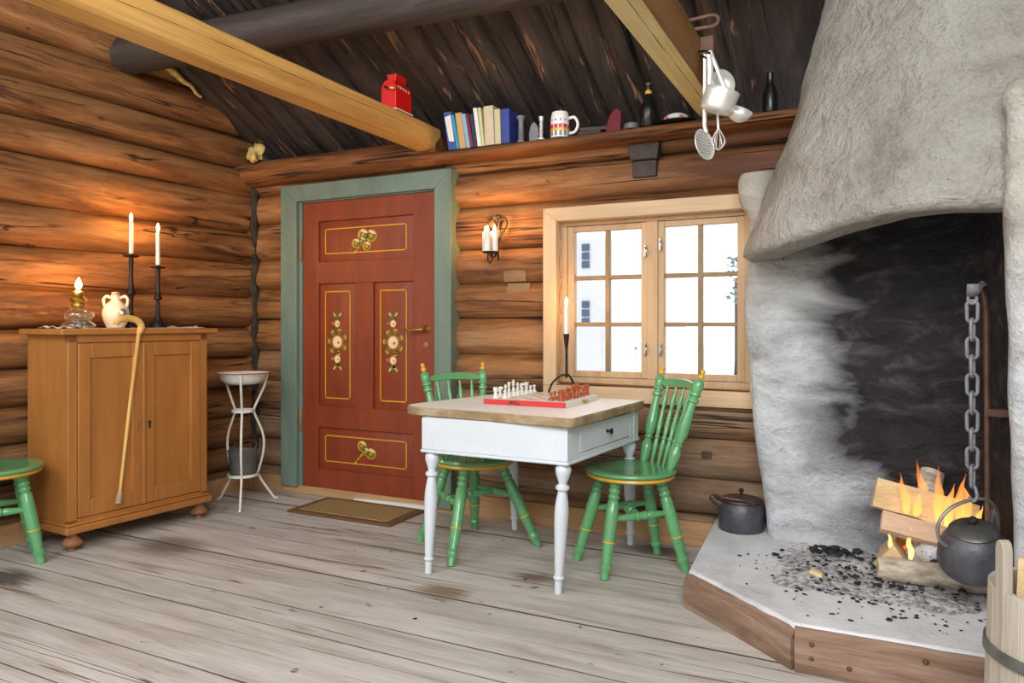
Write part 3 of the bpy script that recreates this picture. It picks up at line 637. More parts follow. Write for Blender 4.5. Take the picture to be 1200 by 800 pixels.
for (s0, s1) in ((-1.522, -1.062), (-1.014, -0.565)):
    g0, g1, h0, h1 = s0 + 0.038, s1 - 0.038, 0.872, 1.645
    mb = MB(); y0, y1 = 3.785, 3.83
    mb.box(s0, g0, y0, y1, 0.840, 1.676).box(g1, s1, y0, y1, 0.840, 1.676).box(g0, g1, y0 + 0.002, y1, 0.840, h0).box(g0, g1, y0 + 0.002, y1, h1, 1.676)
    sash = attach(mb.build('sash', 'sash_pine', bevel=0.003), win)
    mb = MB(); xm = (g0 + g1) / 2
    mb.box(xm - 0.012, xm + 0.012, y0 + 0.006, y1, h0, h1)
    for q in (1, 2): z = lerp(h0, h1, q / 3); mb.box(g0, g1, y0 + 0.008, y1, z - 0.0115, z + 0.0115)
    attach(mb.build('glazing_bar', 'bar_pine', bevel=0.003), sash)
    for (p, q) in ((g0, xm - 0.011), (xm + 0.011, g1)):
        for r_ in range(3):
            za, zb = lerp(h0, h1, r_ / 3), lerp(h0, h1, (r_ + 1) / 3); mb = MB(); mb.box(p, q, 3.806, 3.809, za, zb)
            attach(mb.build('pane', 'glass'), sash)
for (x, z) in ((-1.075, 1.52), (-1.075, 1.0), (-0.995, 1.55), (-0.995, 1.0)):
    mb = MB(); mb.box(x - 0.006, x + 0.006, 3.768, 3.785, z - 0.03, z + 0.03); mb.tube(spline([(x, 3.768, z + 0.02), (x + 0.012, 3.755, z), (x + 0.004, 3.76, z - 0.035)]), 0.004, 8)
    attach(mb.build('latch', 'steel'), win)

# ------------------------------------------------------------------ outside
mb = MB(); mb.box(-30, 12, 4.2, 60, -0.7, -0.5); tag(mb.build('ground', 'snow'), 'bright snowy yard outside the window', None, None, 'structure')
hs = empty('neighbour_house', (-5.6, 12.1, -0.5), 'white clapboard house seen through the left window panes', 'house')
mb = MB(); mb.box(-9.5, -4.1, 12.0, 18, -0.5, 3.4); attach(mb.build('wall', 'house'), hs)
mb = MB(); mb.prism([(-9.9, 3.3), (-3.7, 3.3), (-6.8, 5.6)], lambda x, z: (x, 11.7, z), lambda x, z: (x, 18.3, z)); attach(mb.build('roof', 'snow'), hs)
for z in (2.12, 1.12):
    mb = MB()
    for q in range(3): mb.box(-4.55, -4.415, 11.97, 12.02, z + 0.15 * q, z + 0.15 * q + 0.12)
    attach(mb.build('window', 'blue_glass'), hs)
tr = empty('snowy_tree', (-1.75, 11.0, -0.5), 'pale frosted tree beyond the right window panes', 'tree')
mb = MB(); mb.tube([(-1.75, 11, -0.5), (-1.72, 11, 0.6), (-1.75, 11, 1.8)], [0.09, 0.07, 0.04], 8); attach(mb.build('trunk', 'black_wood'), tr)
mb = MB()
for k in range(150):
    a = random.uniform(0, 2 * pi); r = random.uniform(0, 0.16); mb.blob((-1.73 + r * cos(a), 11 + r * sin(a), random.uniform(1.45, 2.12)), random.uniform(0.016, 0.034), k, 1, (1.3, 1, 0.7), 0.8)
attach(mb.build('crown', 'tree'), tr)
mb = MB(); mb.box(-4.2, -2.0, 10.0, 10.04, 0.78, 0.80).box(-4.0, -3.97, 10.0, 10.05, -0.5, 0.82).box(-3.0, -2.97, 10.0, 10.05, -0.5, 0.82)
tag(mb.build('yard_fence', 'house'), 'thin rail fence out in the snow beyond the window', 'fence')

# ------------------------------------------------------------------ fireplace
fp = empty('fireplace', (0.15, 3.2, 0.0), 'big limewashed corner fireplace with flared hood over an open hearth', 'fireplace')
HZ = 0.15
mb = MB(); hp = [(-0.70, 3.72), (-0.655, 2.91), (-0.225, 2.55), (0.99, 2.55), (0.99, 3.80), (-0.70, 3.80)]
mb.prism(hp, lambda x, y: (x, y, 0.0), lambda x, y: (x + 0.006 * nz(x * 5, y * 5), y + 0.012 * nz(x * 6, y * 6, 2), HZ))
hearth = attach(mb.build('hearth', 'hearth', bevel=0.012, seg=3), fp)
mb = MB(); e0, e1 = Vector((-0.668, 2.902, 0)), Vector((-0.232, 2.532, 0)); dirv = (e1 - e0).normalized(); nrm = Vector((dirv.y, -dirv.x, 0)); rows = []
for k in range(25):
    t = k / 24; p = e0.lerp(e1, t); ch = 0.018 * max(0, nz(t * 6, 3)) + (0.02 if k in (0, 24) else 0)
    rows.append([(p.x, p.y, 0.0), (p.x + nrm.x * 0.006, p.y + nrm.y * 0.006, 0.05), (p.x + nrm.x * 0.004, p.y + nrm.y * 0.004, 0.118 - ch), (p.x - nrm.x * 0.012, p.y - nrm.y * 0.012, 0.138 - ch * 0.5), (p.x - nrm.x * 0.05, p.y - nrm.y * 0.05, 0.146), (p.x - nrm.x * 0.05, p.y - nrm.y * 0.05, 0.0)])
mb.grid(rows, wrap=True); mb.addf(list(range(6))); mb.addf([24 * 6 + j for j in range(6)])
attach(mb.build('hearth_curb', 'hearth_brick', smooth=40), fp)
mb = MB(); rows = []
for k in range(40):
    x = lerp(-0.222, 0.99, k / 39); ch = 0.010 * max(0, nz(x * 7, 9)); rows.append([(x, 2.524, 0.0), (x, 2.520 + 0.003 * nz(x * 4), 0.06), (x, 2.524, 0.12 - ch), (x, 2.54, 0.142 - ch), (x, 2.58, 0.147), (x, 2.58, 0.0)])
mb.grid(rows, wrap=True); mb.addf(list(range(6))); mb.addf([39 * 6 + j for j in range(6)])
curb = attach(mb.build('hearth_curb', 'hearth_brick', smooth=40), fp)
for (x, z) in ((-0.17, 0.10), (-0.17, 0.055), (-0.06, 0.045), (0.15, 0.11)):
    mb = MB(); mb.lathe([(0.009, 0), (0.008, 0.5), (0.003, 1)], (x, 2.524, z), (x, 2.513, z), 10); attach(mb.build('nail_head', 'rust'), curb)

# back masonry slab of the firebox
XL = [(0.136, -0.428), (0.265, -0.443), (0.423, -0.462), (0.58, -0.488), (0.737, -0.503), (0.855, -0.507), (0.973, -0.519), (1.13, -0.535), (1.287, -0.538), (1.444, -0.526), (1.60, -0.508), (1.66, -0.53), (1.70, -0.56), (1.80, -0.568), (1.84, -0.552)]
mb = MB(); rows = []
for k in range(70):
    z = lerp(0.12, 1.835, k / 69); xl = interp(z, XL) + 0.006 * nz(z * 9, 1)
    xi = 0.50; row = [(xl + 0.012, 3.695, z), (xl, 3.60, z), (xl + 0.006, 3.545, z), (xl + 0.03, 3.512, z)]
    for j in range(36):
        x = lerp(xl + 0.07, xi, j / 35); row.append((x, 3.50 + 0.026 * nz(x * 2.2, z * 6.5, 1) + 0.010 * nz(x * 7, z * 15, 4), z))
    row.append((xi, 3.695, z)); rows.append(row)
mb.grid(rows); nc = len(rows[0]); mb.addf([69 * nc + j for j in range(nc)])
attach(mb.build('back_wall', 'soot', smooth=70), fp)

# right pilaster with cap
mb = MB(); rows = []
def pil_x(z): return interp(z, [(0.12, 0.408), (0.8, 0.392), (1.5, 0.372), (1.9, 0.385)])
for k in range(60):
    z = lerp(0.12, 1.88, k / 59); xl = pil_x(z) + 0.006 * nz(z * 5, 6); o = 0.014 * smoothstep((z - 1.79) / 0.03) if z < 1.865 else 0.0
    row = [(0.41, 3.52, z), (0.418, 3.40, z), (0.43, 3.25, z), (0.44, 3.08, z), (0.438, 2.95, z), (xl + 0.035, 2.85, z), (xl + 0.006, 2.77, z), (xl - o, 2.70, z), (xl + 0.012 - o * 0.5, 2.668 - o * 0.5, z), (xl + 0.045, 2.652 - o, z)]
    for j in range(14): x = lerp(xl + 0.10, 0.995, j / 13); row.append((x, 2.648 - o + 0.010 * nz(x * 4, z * 5, 3), z))
    rows.append(row)
mb.grid(rows); nc = len(rows[0]); b = len(mb.v); mb.v += [(0.995, 3.52, 1.88)]; mb.addf([59 * nc + j for j in range(nc)] + [b])
attach(mb.build('pilaster', 'soot', smooth=70), fp)

# hood: flaring quarter round from the back slab to the pilaster
XA = [(1.40, -0.532), (1.48, -0.512), (1.60, -0.470), (1.77, -0.410), (1.95, -0.335), (2.13, -0.272), (2.35, -0.222), (2.53, -0.192), (3.1, -0.165)]
YF = [(1.40, 2.725), (1.52, 2.72), (1.8, 2.765), (2.2, 2.86), (2.6, 2.97), (3.1, 3.10)]
LIP = [(-0.53, 1.432), (-0.38, 1.450), (-0.17, 1.488), (0.05, 1.521), (0.2, 1.524), (0.37, 1.514), (1.0, 1.50)]
def hood_pt(th, z, inset=0.0):
    xa, yf = interp(z, XA) + inset, interp(z, YF) + inset
    return (0.45 - (0.45 - xa) * cos(th), 3.5 - (3.5 - yf) * sin(th))
NTH = 44; ths = [pi / 2 * k / NTH for k in range(NTH + 1)]
def hood_row(s, inset=0.0, ztop=3.05, amp=1.0):
    row = []
    cols = [('back',)] + [('th', t) for t in ths] + [('st', x) for x in (0.55, 0.7, 0.85, 0.995)]
    for c in cols:
        if c[0] == 'back':
            zl = LIP[0][1]; z = lerp(zl, ztop, s); x, y = interp(z, XA) + inset, 3.74 if z > 1.83 else 3.52
        elif c[0] == 'th':
            x0, _ = hood_pt(c[1], 1.48); zl = interp(x0, LIP); z = lerp(zl, ztop, s); x, y = hood_pt(c[1], z, inset)
        else:
            zl = interp(c[1], LIP); z = lerp(zl, ztop, s); x, y = c[1], interp(z, YF) + inset - 0.045 * min(1, (c[1] - 0.45) / 0.1)
        n = amp * (0.022 * nz(x * 3, y * 3, z * 3) + 0.010 * nz(x * 9, y * 9, z * 9)); dx, dy = (x - 0.5), (y - 3.6); L = sqrt(dx * dx + dy * dy) + 1e-6
        row.append((x + dx / L * n, y + dy / L * n, z))
    return row
mb = MB(); rows = []
inner = hood_row(0.0, 0.165, amp=0.3); rows.append([(x, y, z - 0.012) for (x, y, z) in inner])
mid = hood_row(0.0, 0.03, amp=0.5); rows.append([(x, y, z - 0.016) for (x, y, z) in mid])
rows.append(hood_row(0.0, 0.004)); 
for k in range(1, 46): rows.append(hood_row((k / 45) ** 1.05))
mb.grid(rows)
hood = attach(mb.build('hood', 'plaster', smooth=80), fp)
mb = MB(); rows = [[(x, y, z - 0.012) for (x, y, z) in inner]]
for k in range(1, 10): s = k / 9 * 0.55; rows.append(hood_row(s, 0.165 + 0.04 * k / 9, amp=0.6))
mb.grid(rows); attach(mb.build('flue_lining', paint('black_flue_soot', (24, 22, 23), 0.9, 0.3, 12), smooth=80), fp)

# crane and chain
mb = MB(); bar = [(0.385, 3.13, 0.22), (0.380, 3.12, 0.7), (0.375, 3.10, 1.12), (0.368, 3.07, 1.22), (0.352, 3.02, 1.27)]
mb.tube(spline(bar, 6), 0.019, 8, flat=((1, 0, 0), 0.55))
cr = empty('fire_crane', (0.385, 3.13, 0.2), 'rusty iron chimney crane bar against the sooty firebox side', 'crane')
attach(mb.build('upright', 'rust'), cr)
mb = MB(); mb.tube(spline([(0.352, 3.02, 1.27), (0.335, 2.95, 1.262), (0.315, 2.88, 1.245), (0.303, 2.835, 1.226), (0.300, 2.80, 1.235), (0.300, 2.79, 1.262)], 6), 0.017, 8, flat=((0, 0, 1), 0.3)); attach(mb.build('hook_arm', 'grey_iron'), cr)
for z in (0.80, 0.225):
    mb = MB(); mb.box(0.375, 0.45, 3.09, 3.15, z, z + 0.025); attach(mb.build('wall_bracket', 'rust'), cr)
ch = empty('pot_chain', (0.302, 2.825, 1.24), 'grey iron pot chain hanging from the chimney crane over the fire', 'chain')
CX, CY = 0.302, 2.825
mb = MB(); mb.tube([(CX + 0.012 * cos(a), CY, 1.215 + 0.016 * sin(a)) for a in [2 * pi * k / 14 for k in range(14)]], 0.0055, 8, closed=True); attach(mb.build('ring', 'grey_iron'), ch)
LN = 10; zt = 1.207
for q in range(LN):
    zc = zt - 0.034 - q * 0.0605; mb = MB(); pts = []
    for k in range(20):
        a = 2 * pi * k / 20; u = 0.0155 * cos(a); w = 0.0155 * sin(a) + (0.020 if sin(a) >= 0 else -0.020)
        pts.append((CX + u, CY + 0.002, zc + w) if q % 2 == 0 else (CX + u * 0.35, CY + u * 0.94, zc + w))
    mb.tube(pts, 0.0058, 8, closed=True); attach(mb.build('link', 'grey_iron'), ch)
mb = MB(); mb.tube(spline([(CX, CY, zt - 0.034 - 9 * 0.0605 - 0.03), (CX + 0.008, CY - 0.004, 0.59), (CX + 0.012, CY - 0.008, 0.562), (CX, CY - 0.012, 0.548), (CX - 0.010, CY - 0.008, 0.562)], 6), 0.0055, 8); attach(mb.build('end_hook', 'grey_iron'), ch)

# hanging kettle (tilted)
kt = empty('hanging_kettle', (0.318, 2.900, 0.295), 'round black kettle hanging on the chain in front of the fire', 'kettle')
mb = MB(); mb.lathe([(0.078, 0.0), (0.095, 0.004), (0.108, 0.025), (0.112, 0.05), (0.108, 0.085), (0.096, 0.12), (0.078, 0.145), (0.068, 0.152), (0.066, 0.155)], (0, 0, 0), None, 36)
kb = mb.build('body', 'soot_iron', smooth=60)
mb2 = MB(); mb2.lathe([(0.070, 0.152), (0.074, 0.158), (0.066, 0.166), (0.035, 0.176), (0.012, 0.18)], (0, 0, 0), None, 30); kl = mb2.build('lid', 'kettle_lid', smooth=50)
mb3 = MB(); mb3.lathe([(0.008, 0.178), (0.007, 0.186), (0.014, 0.192), (0.015, 0.2), (0.010, 0.206), (0.002, 0.208)], (0, 0, 0), None, 16); kk = mb3.build('knob', 'char'); kk.parent = kl
mb4 = MB(); mb4.tube(spline([(0.085, 0.05, 0.055), (0.115, 0.075, 0.085), (0.132, 0.088, 0.125), (0.142, 0.094, 0.15)]), [0.024 - 0.010 * k / 24 for k in range(25)], 12); ks = mb4.build('spout', 'soot_iron')
mb5 = MB(); mb5.tube(spline([(-0.098, -0.01, 0.125), (-0.125, -0.012, 0.165), (-0.122, -0.010, 0.22), (-0.075, -0.004, 0.262), (0.0, 0.002, 0.272), (0.06, 0.012, 0.25), (0.098, 0.022, 0.19), (0.100, 0.022, 0.118)], 8), 0.006, 10); kh = mb5.build('bail_handle', 'steel')
for o in (kb, kl, ks, kh): o.parent = kt
kt.rotation_euler = (radians(15), radians(-12), radians(26.3))

# fire wood
def log_thing(name, c, axis, L, r, kind, label, mats, seed=0, roll=0.0):
    """kind 'half' = split log with bark below/outside, 'plank' = flat split piece, 'round' = round log"""
    c = Vector(c); d = Vector(axis).normalized(); a = Vector((0, 0, 1)); a = a - d * a.dot(d); a.normalize(); b = d.cross(a)
    a2 = a * cos(roll) + b * sin(roll); b2 = b * cos(roll) - a * sin(roll)
    if kind == 'half': prof = [(r * cos(t), r * sin(t)) for t in [pi + pi * k / 10 for k in range(11)]]
    elif kind == 'wedge': prof = [(r * 0.95 * cos(t), r * 0.95 * sin(t)) for t in [radians(210) + radians(120) * k / 6 for k in range(7)]] + [(0.1 * r, 0.62 * r)]
    elif kind == 'round': prof = [(r * cos(t), r * sin(t)) for t in [2 * pi * k / 16 for k in range(16)]]
    else: prof = [(-r, -r * 0.42), (r, -r * 0.5), (r * 1.02, r * 0.38), (-r * 0.95, r * 0.5)]
    mb = MB(); N = 14; rows = []
    for k in range(N + 1):
        t = k / N - 0.5; row = []
        for i, (u, w) in enumerate(prof):
            g = 1 + 0.10 * nz(t * 4, i * 0.6, seed * 3.3); row.append(c + d * (t * L + 0.01 * nz(u * 30, w * 30, seed) * (1 if k in (0, N) else 0)) + b2 * (u * g) + a2 * (w * g))
        rows.append(row)
    n = len(prof); mb.mat(0)
    b0 = len(mb.v)
    for r_ in rows: mb.v += [tuple(p) for p in r_]
    for k in range(N):
        for i in range(n):
            i2 = (i + 1) % n; bark = (kind == 'round') or (kind in ('half', 'wedge') and i2 != 0 and not (kind == 'wedge' and i >= n - 2))
            mb.mat(1 if bark else 0); mb.addf([b0 + k * n + i, b0 + k * n + i2, b0 + (k + 1) * n + i2, b0 + (k + 1) * n + i])
    mb.mat(0); mb.addf([b0 + i for i in range(n)]); mb.addf([b0 + N * n + i for i in range(n)])
    return tag(mb.build(name, mats, smooth=35), label, 'firewood', 'logs burning on the hearth' if 'fire' in label else None)
log_thing('firewood_log', (0.205, 3.11, HZ + 0.050), (1, 0.02, 0.0), 0.36, 0.045, 'round', 'bark-covered split log lying in front of the fire', ['pale_wood', 'bark'], 1, pi)
log_thing('firewood_log', (0.085, 3.27, HZ + 0.085), (0.10, 1.0, 0.02), 0.22, 0.075, 'wedge', 'log with pale cut end facing out at the left of the fire', ['pale_wood', 'bark'], 2)
log_thing('firewood_log', (0.165, 3.15, HZ + 0.198), (1, 0.10, -0.20), 0.26, 0.038, 'plank', 'pinkish split stick lying across the embers of the fire', ['pink_wood', 'bark'], 3, 0.9)
log_thing('firewood_log', (0.190, 3.29, HZ + 0.262), (1, 0.05, -0.22), 0.36, 0.058, 'plank', 'wide split slab topmost on the burning fire', ['pale_wood', 'bark'], 4, 1.15)
log_thing('firewood_log', (0.32, 3.30, HZ + 0.120), (0.5, 0.9, 0.1), 0.24, 0.042, 'wedge', 'split log at the back of the fire behind the kettle', ['pale_wood', 'bark'], 5, 0.4)
log_thing('firewood_log', (0.215, 3.44, HZ + 0.27), (0.15, 0.35, 1), 0.22, 0.045, 'round', 'round log leaning upright at the back of the fire', ['pale_wood', 'bark'], 6)
em = empty('ember_pile', (0.17, 3.22, HZ), 'ash-coated glowing embers heaped between the burning logs', 'embers', None, 'stuff')
mb = MB()
for k in range(16):
    a = random.uniform(0, 1); mb.blob((0.15 + 0.18 * a, 3.175 + random.uniform(-0.005, 0.07), HZ + 0.06 + random.uniform(0, 0.075)), random.uniform(0.028, 0.042), k, 2, (1, 0.8, 1.1), 0.8)
attach(mb.build('ash_chunk', 'ash_log', smooth=50), em)
mb = MB()
for k in range(14): mb.blob((0.11 + 0.2 * random.random(), 3.20 + random.uniform(0, 0.12), HZ + 0.07 + random.uniform(0, 0.045)), random.uniform(0.012, 0.022), k + 30, 1, (1, 1, 0.8), 0.6)
attach(mb.build('glowing_coal', 'ember', smooth=50), em)
# flames
fl = empty('fire_flames', (0.17, 3.25, HZ + 0.1), 'orange flames licking up around the burning logs', 'flames', None, 'stuff')
def tongue(x, y, z0, h, w, lean, seed):
    mb = MB(); path = []; rad = []
    for k in range(15):
        t = k / 14; path.append((x + lean * t * t + 0.012 * nz(t * 3, seed), y + 0.01 * nz(t * 3, seed + 9), z0 + h * t)); rad.append(max(0.0006, w * (sin(pi * min(1, t * 0.92 + 0.10)) ** 0.8) * (1 - t) ** 0.55))
    mb.tube(path, rad, 12); return mb
for i, (x, y, z0, h, w, ln) in enumerate([(0.085, 3.19, 0.20, 0.14, 0.014, -0.035), (0.135, 3.13, 0.235, 0.13, 0.014, 0.0), (0.12, 3.27, 0.36, 0.14, 0.022, -0.02), (0.16, 3.28, 0.35, 0.09, 0.022, 0.02), (0.235, 3.28, 0.33, 0.20, 0.026, -0.005), (0.265, 3.29, 0.33, 0.14, 0.024, 0.03), (0.19, 3.36, 0.36, 0.18, 0.022, -0.03), (0.30, 3.33, 0.33, 0.17, 0.024, 0.03), (0.34, 3.35, 0.30, 0.16, 0.026, -0.02), (0.25, 3.22, 0.28, 0.13, 0.020, 0.01), (0.36, 3.30, 0.30, 0.10, 0.02, 0.02)]):
    if z0 >= 0.30: y, z0, h = y - 0.06, z0 + 0.035, h * 1.12
    attach(tongue(x, y, z0, h, w, ln, i * 3.7).build('flame_tongue', 'fire', smooth=80), fl)
# ash and charcoal litter
mb = MB(); rows = []
for i in range(31):
    r = []
    for j in range(21):
        u, v = i / 30, j / 20; x, y = lerp(-0.40, 0.42, u), lerp(2.80, 3.49, v); e = smoothstep(min(u, 1 - u) * 4) * smoothstep(min(v, 1 - v) * 4)
        r.append((x, y, HZ - 0.004 + e * (0.010 + 0.020 * max(0, nz(x * 7, y * 7) + 0.15) + 0.008 * nz(x * 30, y * 30))))
    rows.append(r)
mb.grid(rows)
def ashmat():
    k = NT('grey_wood_ash'); a = k.noise(k.coord(), 9, 6, 0.65); f = k.noise(k.coord(), 40, 5, 0.7)
    col = k.ramp(f, [(0.34, (74, 72, 72)), (0.46, (150, 148, 148)), (0.58, (206, 205, 206))]); return k.finish(col, 0.95, 0, f, 0.8, 0.01)
tag(mb.build('ash_bed', ashmat(), smooth=60), 'bed of grey ash spread over the hearth around the fire', 'ash', None, 'stuff')
mb = MB()
for k in range(330):
    while True:
        x, y = random.gauss(0.02, 0.22), random.gauss(3.05, 0.2)
        if -0.62 < x < 0.40 and 2.60 < y < 3.47 and not (x < -0.40 and y > 3.3) and (x + 0.66) * 0.65 + (y - 2.9) * 0.76 > 0.02: break
    r = random.uniform(0.002, 0.007) if k > 40 else random.uniform(0.006, 0.013); mb.blob((x, y, HZ + r * 0.5 + (0.015 if 2.95 < y < 3.42 and -0.28 < x < 0.33 else 0)), r, k, 1, (1.3, 0.9, 0.6), 0.9)
for k in range(30):
    a = random.uniform(0, 6.3); q = random.uniform(0, 0.09); r = random.uniform(0.008, 0.018); mb.blob((-0.13 + q * cos(a) * 1.2, 3.30 + q * sin(a), HZ + 0.02 + random.uniform(0, 0.035)), r, k + 400, 1, (1.2, 0.9, 0.8), 0.9)
tag(mb.build('charcoal_bits', 'char', smooth=30), 'black charcoal crumbs scattered over the hearth', 'charcoal', None, 'stuff')
mb = MB(); mb.hexa([(-0.215, 3.02, HZ + 0.012), (-0.165, 3.0, HZ + 0.012), (-0.16, 3.03, HZ + 0.014), (-0.205, 3.05, HZ + 0.014), (-0.21, 3.025, HZ + 0.032), (-0.17, 3.01, HZ + 0.024), (-0.166, 3.028, HZ + 0.028), (-0.204, 3.045, HZ + 0.034)])
tag(mb.build('wood_chip', 'pale_wood'), 'small yellow wood chip lying on the ashy hearth', 'chip')

# black coffee pot standing on the hearth by the wall
pt = empty('coffee_pot', (-0.555, 3.60, HZ), 'squat black coffee pot standing on the hearth beside the log wall', 'pot')
mb = MB(); mb.lathe([(0.098, 0), (0.104, 0.006), (0.105, 0.09), (0.100, 0.118), (0.088, 0.135)], n=32); o = mb.build('body', 'soot_iron', smooth=50); o.parent = pt
mb = MB(); mb.lathe([(0.092, 0.134), (0.100, 0.140), (0.096, 0.147), (0.05, 0.160), (0.012, 0.166)], n=30); ld = mb.build('lid', 'pot_rim', smooth=40); ld.parent = pt
mb = MB(); mb.lathe([(0.007, 0.164), (0.006, 0.176), (0.012, 0.184), (0.010, 0.194), (0.002, 0.197)], n=14); o = mb.build('knob', 'char'); o.parent = ld
mb = MB(); mb.tube([(-0.085, -0.02, 0.118), (-0.115, -0.03, 0.134), (-0.135, -0.035, 0.152)], [0.026, 0.020, 0.016], 12); o = mb.build('spout', 'pot_rim'); o.parent = pt
mb = MB(); mb.tube(spline([(-0.07, -0.05, 0.142), (-0.11, -0.07, 0.165), (-0.05, -0.11, 0.168), (0.03, -0.10, 0.16), (0.08, -0.05, 0.142)]), 0.006, 8); o = mb.build('bail_handle', 'pot_rim'); o.parent = pt

# stave bucket with firewood
bk = empty('stave_bucket', (0.455, 2.175, 0.0), 'pale wooden stave bucket with iron hoops standing before the hearth', 'bucket')
mb = MB(); NS = 26
for k in range(NS):
    a0, a1 = 2 * pi * k / NS + 0.002, 2 * pi * (k + 1) / NS - 0.002; ear = abs(((2 * pi * (k + 0.5) / NS) - radians(201) + pi) % (2 * pi) - pi) < 0.17 or abs(((2 * pi * (k + 0.5) / NS) - radians(21) + pi) % (2 * pi) - pi) < 0.17
    h = 0.485
    def P(a, r, z): return (r * cos(a), r * sin(a), z)
    mb.hexa([P(a0, 0.184, 0), P(a0, 0.204, 0), P(a1, 0.204, 0), P(a1, 0.184, 0), P(a0, 0.170, h), P(a0, 0.189, h), P(a1, 0.189, h), P(a1, 0.170, h)])
mb.lathe([(0.18, 0.04), (0.18, 0.06)], n=20)
o = mb.build('staves', 'stave', smooth=20, bevel=0.002); o.parent = bk
for (z, r) in ((0.10, 0.2055), (0.33, 0.1985)):
    mb = MB(); mb.grid([[(rr * cos(a), rr * sin(a), zz) for a in [2 * pi * k / 48 for k in range(48)]] for (rr, zz) in ((r - 0.004, z - 0.014), (r + 0.0015, z - 0.014), (r, z + 0.014), (r - 0.005, z + 0.014))], wrap=True); o = mb.build('hoop', 'zinc'); o.parent = bk
for a in (radians(203), radians(23)):
    ca, sa = cos(a), sin(a); mb = MB(); prof = []
    for (w, z) in [(-0.017, 0.40), (-0.017, 0.585), (-0.012, 0.603), (0, 0.609), (0.012, 0.603), (0.017, 0.585), (0.017, 0.40)]: prof.append((w, z))
    mb.prism(prof, lambda w, z: (0.167 * ca - w * sa, 0.167 * sa + w * ca, z), lambda w, z: (0.1905 * ca - w * sa, 0.1905 * sa + w * ca, z)); o = mb.build('ear', 'stave', bevel=0.003); o.parent = bk
for (c, ax, r, lab, mt) in (((0.385, 2.19, 0.335), (0.05, 0.05, 1), 0.056, 'pale split firewood standing in the stave bucket nearest its ear', 'pale_wood'), ((0.50, 2.11, 0.33), (0.1, -0.05, 1), 0.054, 'split firewood in the stave bucket towards the room', 'pink_wood'), ((0.52, 2.24, 0.34), (-0.1, 0.05, 1), 0.055, 'split firewood in the stave bucket towards the hearth', 'pale_wood')):
    o = log_thing('bucket_firewood', c, ax, 0.42, r, 'wedge' if mt == 'pink_wood' else 'plank', lab, [mt, 'bark'], c[0] * 10, 0.4); o['group'] = 'firewood in the bucket'

# ------------------------------------------------------------------ table
tb = empty('table', (-1.45, 3.2, 0), 'white painted wooden table with a worn top and one drawer', 'table')
FL, FR, BR, BL = (-1.825, 2.775), (-1.115, 2.767), (-1.045, 3.535), (-1.775, 3.56)
def inset_poly(poly, d):
    out = []; n = len(poly)
    for i in range(n):
        p0, p1, p2 = Vector(poly[i - 1]), Vector(poly[i]), Vector(poly[(i + 1) % n]); e1 = (p1 - p0).normalized(); e2 = (p2 - p1).normalized(); n1, n2 = Vector((-e1.y, e1.x)), Vector((-e2.y, e2.x)); b = (n1 + n2) / (1 + n1.dot(n2)); out.append(p1 + b * d)
    return out
AP = [FL, FR, BR, BL]; AI = inset_poly(AP, 0.022)
def round_poly(poly, rad, n=6):
    out = []; N = len(poly)
    for i in range(N):
        p0, p, p2 = Vector(poly[i - 1]), Vector(poly[i]), Vector(poly[(i + 1) % N]); r = rad[i]; a = p + (p0 - p).normalized() * r; b = p + (p2 - p).normalized() * r
        for k in range(n + 1): t = k / n; out.append(tuple((a * (1 - t) + p * t) * (1 - t) + (p * (1 - t) + b * t) * t))
    return out
TP = round_poly([(-1.99, 2.815), (-1.075, 2.725), (-1.012, 3.56), (-1.83, 3.60)], [0.12, 0.035, 0.03, 0.05]); fine = []
for i, p in enumerate(TP):
    q = Vector(TP[(i + 1) % len(TP)]); p = Vector(p); n = max(1, int((q - p).length / 0.03))
    for k in range(n): fine.append(p.lerp(q, k / n))
cen = Vector((-1.47, 3.21)); mb = MB(); n = len(fine); rows = []
for (ins, z) in ((0.010, 0.708), (0.0, 0.714), (0.0, 0.742), (0.006, 0.750)):
    rows.append([(p.x - (p - cen).normalized().x * (ins + 0.005 * max(0, nz(p.x * 14, p.y * 14, z * 9))), p.y - (p - cen).normalized().y * (ins + 0.005 * max(0, nz(p.x * 14, p.y * 14, z * 9))), z) for p in fine])
mb.mat(1); b0 = len(mb.v); mb.grid(rows, wrap=True); mb.addf([b0 + i for i in range(n - 1, -1, -1)]); mb.mat(0); mb.addf([b0 + 3 * n + i for i in range(n)])
attach(mb.build('tabletop', ['table_top', 'table_edge'], smooth=30), tb)
mb = MB()
for i in (0, 2, 3):
    a, b, c, d = AP[i], AP[(i + 1) % 4], AI[(i + 1) % 4], AI[i]
    mb.hexa([(a[0], a[1], 0.565), (b[0], b[1], 0.565), (c[0], c[1], 0.565), (d[0], d[1], 0.565), (a[0], a[1], 0.709), (b[0], b[1], 0.709), (c[0], c[1], 0.709), (d[0], d[1], 0.709)])
a, b = Vector(FR), Vector(BR); nrm = Vector(((b - a).y, -(b - a).x)).normalized()
def side(t, o): p = a.lerp(b, t) + nrm * o; return p
def sbox(mb, t0, t1, o0, o1, z0, z1):
    p = [side(t0, o0), side(t0, o1), side(t1, o1), side(t1, o0)]; mb.hexa([(q.x, q.y, z0) for q in p] + [(q.x, q.y, z1) for q in p])
sbox(mb, 0.0, 0.15, -0.022, 0.0, 0.565, 0.709); sbox(mb, 0.87, 1.0, -0.022, 0.0, 0.565, 0.709); sbox(mb, 0.15, 0.87, -0.022, 0.0, 0.565, 0.582); sbox(mb, 0.15, 0.87, -0.022, 0.0, 0.70, 0.709)
attach(mb.build('apron', 'white_paint', bevel=0.002), tb)
mb = MB(); OUT = inset_poly(AP, -0.008)
